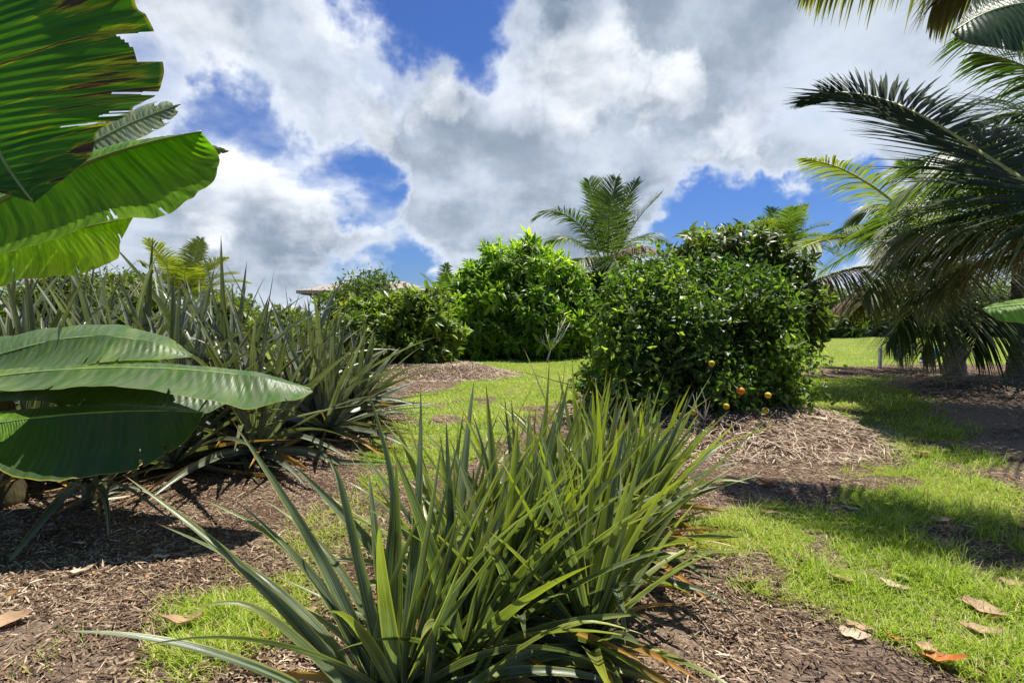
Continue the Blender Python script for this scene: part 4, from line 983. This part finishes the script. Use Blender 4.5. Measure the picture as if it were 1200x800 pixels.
banana_leaf(t, [(150, 190, 2.2), (210, 176, 2.25), (240, 172, 2.3), (268, 177, 2.35)],
    [[(150, 190, 2.2), (215, 190, 2.2), (245, 185, 2.3), (268, 178, 2.35)], [(150, 190, 2.2), (210, 170, 2.3), (245, 168, 2.3), (268, 176, 2.35)]],
    'tattered', None, belly=.1, notch=.3, cuts=6, seed=17)
# unseen leaves added outside the frame to cast shade
def unseen_leaf(t, root, az, el, L, w, mat, sag=.5, seed=0):
    s = np.linspace(0, 1, 60); d = np.array([math.sin(az)*math.cos(el), math.cos(az)*math.cos(el), math.sin(el)])
    A = np.array(root)+L*s[:, None]*d+L*sag*(s**2.2)[:, None]*np.array([0, 0, -1.]); tg = nrm(np.gradient(A, axis=0)); sv = nrm(np.cross(tg, [0, 0, 1.])); nv = np.cross(sv, tg)
    w_ = w*np.clip(np.sin(np.pi*np.clip((s-.12)/.88, 0, 1)**.8), 0, 1)**.55*(s > .12)
    u = np.linspace(-1, 1, 15); V = A[:, None]+w_[:, None, None]*.5*(u[None, :, None]*sv[:, None]+(-.35*np.abs(u)**1.4+.03*np.sin(s*150)[:, None]*np.abs(u))[..., None]*nv[:, None])
    n, m = 60, 15; ix = np.arange(n*m).reshape(n, m); q = np.stack([ix[:-1, :-1], ix[:-1, 1:], ix[1:, 1:], ix[1:, :-1]], -1).reshape(-1, 4)
    pv = np.zeros((n, m, 3)); pv[..., 0] = np.abs(u)[None]; pv[..., 1] = s[:, None]; pv[..., 2] = seed*.31
    f = part('leaf', (V.reshape(-1, 3), [q], pv.reshape(-1, 3)), M[mat], t); mb = MB(); mb.tube(A[::4], np.linspace(.028, .006, 15), 7); part('midrib', mb.geo(), M['midrib'], f)
for k, (az, el, L, w) in enumerate([(-.9, 1.0, 2.4, .6), (-2.0, .7, 2.2, .6), (-2.8, .5, 2.0, .55)]):
    unseen_leaf(t, root, az, el, L, w, 'bananaB', .45, k)
# lower plant
sx, sy = -4.12, 4.05
t = thing('banana_plant', 'lower banana plant at the left edge with dull striped leaves spread over the mulch', 'banana plant', (sx, sy, Hf(sx, sy)))
stemtube(t, sx, sy, 1.05, .14); root = (sx, sy, 1.0)
banana_leaf(t, [(-80, 440, 3.665), (-10, 418, 3.691), (60, 398, 3.730), (120, 392, 3.795), (180, 400, 3.860), (226, 417, 3.925)],
    [[(-80, 440, 3.665), (-20, 398, 4.055), (30, 388, 4.185), (90, 380, 4.250), (150, 383, 4.250), (200, 396, 4.120), (226, 416, 3.925)],
     [(-80, 440, 3.665), (-20, 440, 3.535), (50, 434, 3.535), (110, 425, 3.561), (150, 422, 3.639), (190, 422, 3.730), (226, 418, 3.925)]],
    'bananaD', root, belly=.06, seed=21, label='dull striped leaf on top')
banana_leaf(t, [(-60, 425, 3.860), (40, 412, 3.990), (100, 405, 4.055), (150, 405, 4.120), (185, 412, 4.185)],
    [[(-60, 425, 3.860), (40, 445, 3.795), (110, 448, 3.860), (165, 438, 3.925), (190, 425, 4.055), (185, 413, 4.185)], [(-60, 425, 3.860), (40, 400, 4.185), (110, 396, 4.315), (160, 402, 4.315), (185, 412, 4.185)]],
    'bananaC', root, belly=.05, seed=23, label='yellow-green leaf half hidden under the dull one')
banana_leaf(t, [(-80, 452, 3.405), (0, 440, 3.431), (80, 432, 3.470), (160, 430, 3.535), (240, 434, 3.613), (310, 442, 3.691), (366, 457, 3.795)],
    [[(-80, 452, 3.405), (0, 432, 3.665), (80, 427, 3.795), (160, 426, 3.860), (240, 430, 3.899), (310, 437, 3.899), (366, 455, 3.795)],
     [(-80, 452, 3.405), (0, 458, 3.223), (80, 455, 3.223), (160, 454, 3.249), (215, 462, 3.275), (262, 471, 3.327), (294, 482, 3.379), (325, 470, 3.470), (350, 470, 3.600), (367, 459, 3.795)]],
    'bananaD', root, belly=.07, seed=27, label='long pale striped leaf reaching furthest right')
banana_leaf(t, [(-60, 470, 3.730), (40, 452, 3.795), (120, 448, 3.860), (200, 452, 3.925), (268, 470, 3.990)],
    [[(-60, 470, 3.730), (40, 470, 3.600), (110, 478, 3.600), (180, 482, 3.665), (240, 486, 3.795), (268, 471, 3.990)], [(-60, 470, 3.730), (40, 445, 3.990), (120, 440, 4.185), (200, 446, 4.185), (268, 469, 3.990)]],
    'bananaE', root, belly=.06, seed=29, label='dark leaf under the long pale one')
banana_leaf(t, [(-70, 505, 3.275), (0, 494, 3.301), (80, 485, 3.340), (150, 481, 3.405), (200, 481, 3.470), (238, 483, 3.535)],
    [[(-70, 505, 3.275), (-20, 540, 3.080), (15, 560, 3.041), (60, 566, 3.067), (110, 560, 3.119), (165, 550, 3.197), (210, 525, 3.340), (232, 500, 3.457), (238, 484, 3.535)],
     [(-70, 505, 3.275), (0, 484, 3.535), (80, 477, 3.665), (150, 476, 3.691), (200, 478, 3.665), (238, 482, 3.535)]],
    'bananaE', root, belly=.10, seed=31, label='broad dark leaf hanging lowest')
banana_leaf(t, [(-90, 505, 3.080), (-30, 498, 3.080), (10, 494, 3.093), (34, 490, 3.119)],
    [[(-90, 505, 3.080), (-30, 525, 2.950), (5, 518, 2.963), (34, 491, 3.119)], [(-90, 505, 3.080), (-30, 480, 3.210), (10, 482, 3.223), (34, 489, 3.119)]],
    'bananaB', None, belly=.05, seed=33)
# right-hand banana plant
sx, sy = 3.6, 2.3
t = thing('banana_plant', 'banana plant at the right edge with one dark leaf in the top corner', 'banana plant', (sx, sy, Hf(sx, sy)))
stemtube(t, sx, sy, 2.2, .12); root = (sx, sy, 2.1)
banana_leaf(t, [(1330, 40, 2.1), (1260, 10, 2.0), (1200, 2, 1.9), (1150, 15, 1.85), (1116, 38, 1.8)],
    [[(1330, 40, 2.1), (1270, 75, 1.9), (1210, 60, 1.8), (1165, 56, 1.75), (1130, 52, 1.76), (1116, 39, 1.8)], [(1330, 40, 2.1), (1260, -40, 2.2), (1200, -40, 2.1), (1150, -12, 2.0), (1116, 37, 1.8)]],
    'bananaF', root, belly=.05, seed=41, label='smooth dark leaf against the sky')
banana_leaf(t, [(1330, 380, 1.9), (1260, 362, 1.85), (1200, 356, 1.8), (1152, 362, 1.75)],
    [[(1330, 380, 1.9), (1260, 392, 1.75), (1205, 380, 1.7), (1170, 376, 1.7), (1152, 363, 1.75)], [(1330, 380, 1.9), (1260, 350, 2.0), (1200, 350, 1.95), (1165, 355, 1.85), (1152, 361, 1.75)]],
    'bananaB', (sx, sy, 1.6), belly=.08, seed=43, label='pale green leaf tip')

# ------------------------------------------------------------------ buildings
def shelter():
    d = 45.; x0 = P(347, 345, d)[0]; x1 = P(505, 345, d)[0]; zt = P(380, 333, d)[2]; ze = P(380, 340, d)[2]
    t = thing('open_shelter', 'open-sided shelter with broad low tan roof behind the domed tree', 'shelter', ((x0+x1)/2, d+4, 0))
    mb = MB(); xm = (x0+x1)/2
    y0, y1 = d, d+9; th = .28
    ridge = zt+.55
    V = [(x0, y0, ze), (x1, y0, ze), (x1, y1, ze), (x0, y1, ze), (x0+3.2, (y0+y1)/2, ridge), (x1-3.2, (y0+y1)/2, ridge)]
    V += [(a, b, c-th) for a, b, c in V[:4]]
    mb.add(V, [(0, 1, 5, 4), (2, 3, 4, 5), (0, 6, 7, 1), (1, 7, 8, 2), (2, 8, 9, 3), (3, 9, 6, 0)], [(1, 2, 5), (3, 0, 4)])
    part('roof', mb.geo(), M['roof'], t, smooth=False)
    mb = MB(); mb.box(((x0+x1)/2, (y0+y1)/2, ze-th-.05), ((x1-x0)/2-.3, 4.2, .05)); part('soffit', mb.geo(), M['soffit'], t, smooth=False)
    for i in range(5):
        for yy in (y0+1, y1-1):
            px = x0+1.6+i*(x1-x0-3.2)/4; mb = MB(); mb.box((px, yy, (ze-th)/2), (.12, .12, (ze-th)/2-.02))
            mb.tube([(px, yy, ze-1.2), (px+.8, yy, ze-.4)], .06, 4); mb.tube([(px, yy, ze-1.2), (px-.8, yy, ze-.4)], .06, 4); part('post', mb.geo(), M['soffit'], t, smooth=False)
shelter()
def shed():
    d = 40.; a = P(298, 362, d); b = P(338, 362, d)
    t = thing('shed', 'low pale-roofed shed glimpsed through the leaves of the left row', 'shed', ((a[0]+b[0])/2, d+2, 0))
    mb = MB(); V = [(a[0], d, a[2]-.2), (b[0], d, a[2]-.2), (b[0], d+4, a[2]-.2), (a[0], d+4, a[2]-.2), (a[0], d+2, a[2]+.35), (b[0], d+2, a[2]+.35)]
    V += [(p[0], p[1], p[2]-.1) for p in V[:4]]
    mb.add(V, [(0, 1, 5, 4), (2, 3, 4, 5), (0, 6, 7, 1), (2, 8, 9, 3), (6, 9, 8, 7)], [(1, 2, 5), (3, 0, 4)])
    part('roof', mb.geo(), M['whiteroof'], t, smooth=False)
    mb = MB(); mb.box(((a[0]+b[0])/2, d+2, (a[2]-.32)/2), ((b[0]-a[0])/2-.2, 1.7, (a[2]-.32)/2)); part('wall', mb.geo(), M['wallm'], t, smooth=False)
    mb = MB(); mb.box(((a[0]+b[0])/2, d+.28, .95), (.45, .03, .95)); part('door', mb.geo(), M['soffit'], t, smooth=False)
shed()

# ------------------------------------------------------------------ small things
def stake(px, py0, py1, label, w=.03, top='flat'):
    g = G(px, py1); h = (py1-py0)*g[1]/FP; z = Hf(*g); t = MB()
    x, y = g; t.add([(x-w, y-w, z-.1), (x+w, y-w, z-.1), (x+w, y+w, z-.1), (x-w, y+w, z-.1), (x-w*.95, y-w*.95, z+h), (x+w*.95, y-w*.95, z+h), (x+w*.95, y+w*.95, z+h), (x-w*.95, y+w*.95, z+h), (x, y, z+h+w*1.2)],
       [(0, 1, 5, 4), (1, 2, 6, 5), (2, 3, 7, 6), (3, 0, 4, 7)], [(4, 5, 8), (5, 6, 8), (6, 7, 8), (7, 4, 8)])
    v, f, pv = t.geo(); o = put('marker_stake', v, f, M['post'], smooth=False, pv=pv, loc=(x, y, z)); tag(o, label, 'stake')
stake(1031, 407, 431, 'slim white stake standing alone on the right-hand lawn', .035)
stake(517, 417, 434, 'stubby white marker post against the low bushy tree at left', .07)
def blue_can():
    g = G(1090, 428); x, y = g; z = Hf(x, y)+.02
    t = thing('watering_can', 'dark blue-green plastic container lying in shade under the drooping palm', 'container', (x, y, z))
    mb = MB(); a = np.array([x-.25, y, z+.12]); b = np.array([x+.4, y+.1, z+.5]); s = np.linspace(0, 1, 9)
    mb.tube([a+(b-a)*k for k in s], [.10, .15, .17, .17, .17, .17, .17, .15, .08], 14); part('body', mb.geo(), M['blue'], t)
    mb = MB(); mb.tube([a+[0, 0, 0], a+(a-b)*.12], [.06, .06], 10); part('cap', mb.geo(), M['post'], t)
    mb = MB(); mb.tube([a+(b-a)*.5+[0, -.16, .02], a+(b-a)*.6+[0, -.27, .05], a+(b-a)*.8+[0, -.27, .05], a+(b-a)*.9+[0, -.12, .02]], .02, 6); part('handle', mb.geo(), M['blue'], t)
blue_can()
# fallen leaves
def dry_leaf(px, py, L, asp, az, curl, mat, label, seed):
    r = np.random.default_rng(seed); x, y = G(px, py); z = Hf(x, y)+.018
    n, m = 14, 7; s = np.linspace(0, 1, n); u = np.linspace(-1, 1, m)
    w = L*asp*.5*np.sin(np.pi*np.clip(s*.94+.04, 0, 1)**.85)**.7
    X = (s-.5)*L; bend = curl*L*((s-.5)**2*1.6); 
    V = np.zeros((n, m, 3)); V[..., 0] = X[:, None]; V[..., 1] = w[:, None]*u[None]*(.85+.1*np.sin(s*17+seed))[:, None]; V[..., 2] = bend[:, None]+(curl*.9*w[:, None]*np.abs(u[None])**1.5)+.004*np.sin(s*13+seed)[:, None]*u[None]
    ca, sa = math.cos(az), math.sin(az); V = V@np.array([[ca, sa, 0], [-sa, ca, 0], [0, 0, 1]])
    tl = r.normal(0, .12, 2); V[..., 2] += V[..., 0]*tl[0]+V[..., 1]*tl[1]; V[..., 2] -= V[..., 2].min()
    V = V+np.array([x, y, z]); ix = np.arange(n*m).reshape(n, m)
    q = np.stack([ix[:-1, :-1], ix[:-1, 1:], ix[1:, 1:], ix[1:, :-1]], -1).reshape(-1, 4)
    pv = np.zeros((n, m, 3)); pv[..., 0] = (u[None]+1)/2; pv[..., 1] = s[:, None]; pv[..., 2] = seed*.1
    mb = MB(); mb.add(V.reshape(-1, 3), q, None, pv.reshape(-1, 3)); st = V[0, m//2]; d = st-V[2, m//2]; mb.tube([V[1, m//2], st, st+nrm(d)*L*.16+[0, 0, .004]], [.0035, .003, .002], 5)
    v, f, pv2 = mb.geo(); o = put('fallen_leaf', v, f, M[mat], pv=pv2, loc=(x, y, z))
    tag(o, label, 'fallen leaf', 'dry leaves fallen on the ground')
DL = [(1153, 718, .17, .5, -.9, .25, 'tan', 'big tan fallen leaf on the grass, upper of a pair near the right edge'),
 (1150, 743, .16, .42, -.4, .3, 'tan', 'tan curled fallen leaf on the grass, lower of a pair near the right edge'),
 (1107, 779, .15, .42, -.7, .3, 'rust', 'long orange-brown fallen leaf at the bottom right between mulch and grass'),
 (1086, 763, .09, .7, .8, .3, 'tan', 'short tan fallen leaf touching the long orange-brown one'),
 (1049, 751, .06, .45, -1.0, .3, 'rust', 'tiny bright orange fallen leaf at the edge of the grass'),
 (1002, 745, .13, .4, -.4, .2, 'pale', 'pale fallen leaf on the mulch edge, nearer of two crossing leaves'),
 (1008, 736, .12, .35, -.5, .2, 'tan', 'narrow fallen leaf on the mulch edge, farther of two crossing leaves'),
 (988, 681, .13, .62, 0., .2, 'tan', 'broad flat tan fallen leaf in the middle of the grass patch'),
 (1047, 690, .13, .45, -.7, .3, 'pale', 'pale fallen leaf beside the half green one'),
 (1059, 681, .09, .8, .2, .2, 'greenleaf', 'half green round fallen leaf with an orange edge'),
 (1187, 688, .14, .35, -.3, .3, 'tan', 'narrow fallen leaf in grass at the far right below the frond shadow'),
 (940, 657, .10, .5, -.6, .4, 'brownleaf', 'small dark brown fallen leaf left of the broad flat tan one'),
 (878, 684, .13, .4, .1, .2, 'brownleaf', 'brown fallen leaf on the mulch beside the spiky leaf tips'),
 (902, 601, .12, .5, -.6, .2, 'tan', 'pinkish tan fallen leaf on thin grass between spiky plants and straw mound'),
 (899, 568, .17, .4, -.3, .4, 'rust', 'orange fallen leaf at the tip of the frond shadow'),
 (998, 598, .12, .3, -.2, .2, 'pale', 'slim pale fallen leaf above the dark frond shadow'),
 (1103, 611, .15, .4, -.2, .2, 'tan', 'fallen leaf lying inside the dark frond shadow'),
 (1080, 534, .2, .5, .2, .4, 'tan', 'upturned tan fallen leaf on bare dirt right of the straw mound'),
 (961, 507, .22, .4, .0, .2, 'pale', 'pale fallen leaf lying on top of the straw mound'),
 (975, 560, .12, .4, .2, .2, 'brownleaf', 'brown fallen leaf at the foot of the straw mound'),
 (12, 733, .17, .5, .4, .3, 'tan', 'tan fallen leaf on mulch at the left edge of the picture'),
 (215, 735, .17, .35, .7, .6, 'tan', 'curled tan fallen leaf on the small grass patch at lower left'),
 (358, 722, .12, .5, .5, .3, 'tan', 'tan fallen leaf seen between leaves of the nearest spiky plant'),
 (98, 673, .13, .35, .6, .4, 'pale', 'small pale curled fallen leaf on mulch at left'),
 (192, 655, .12, .25, .0, .2, 'pale', 'thin pale fallen leaf at the edge of the deep shade on the left'),
 (690, 772, .1, .7, .3, .3, 'pale', 'small pale fallen leaf tucked under the spiky plants at bottom centre')]
for i, (px, py, L, asp, az, cu, mt, lb) in enumerate(DL): dry_leaf(px, py, L*.98, asp*1.45, az, cu*1.2, mt, lb, i+1)
print('objects', len(bpy.data.objects))
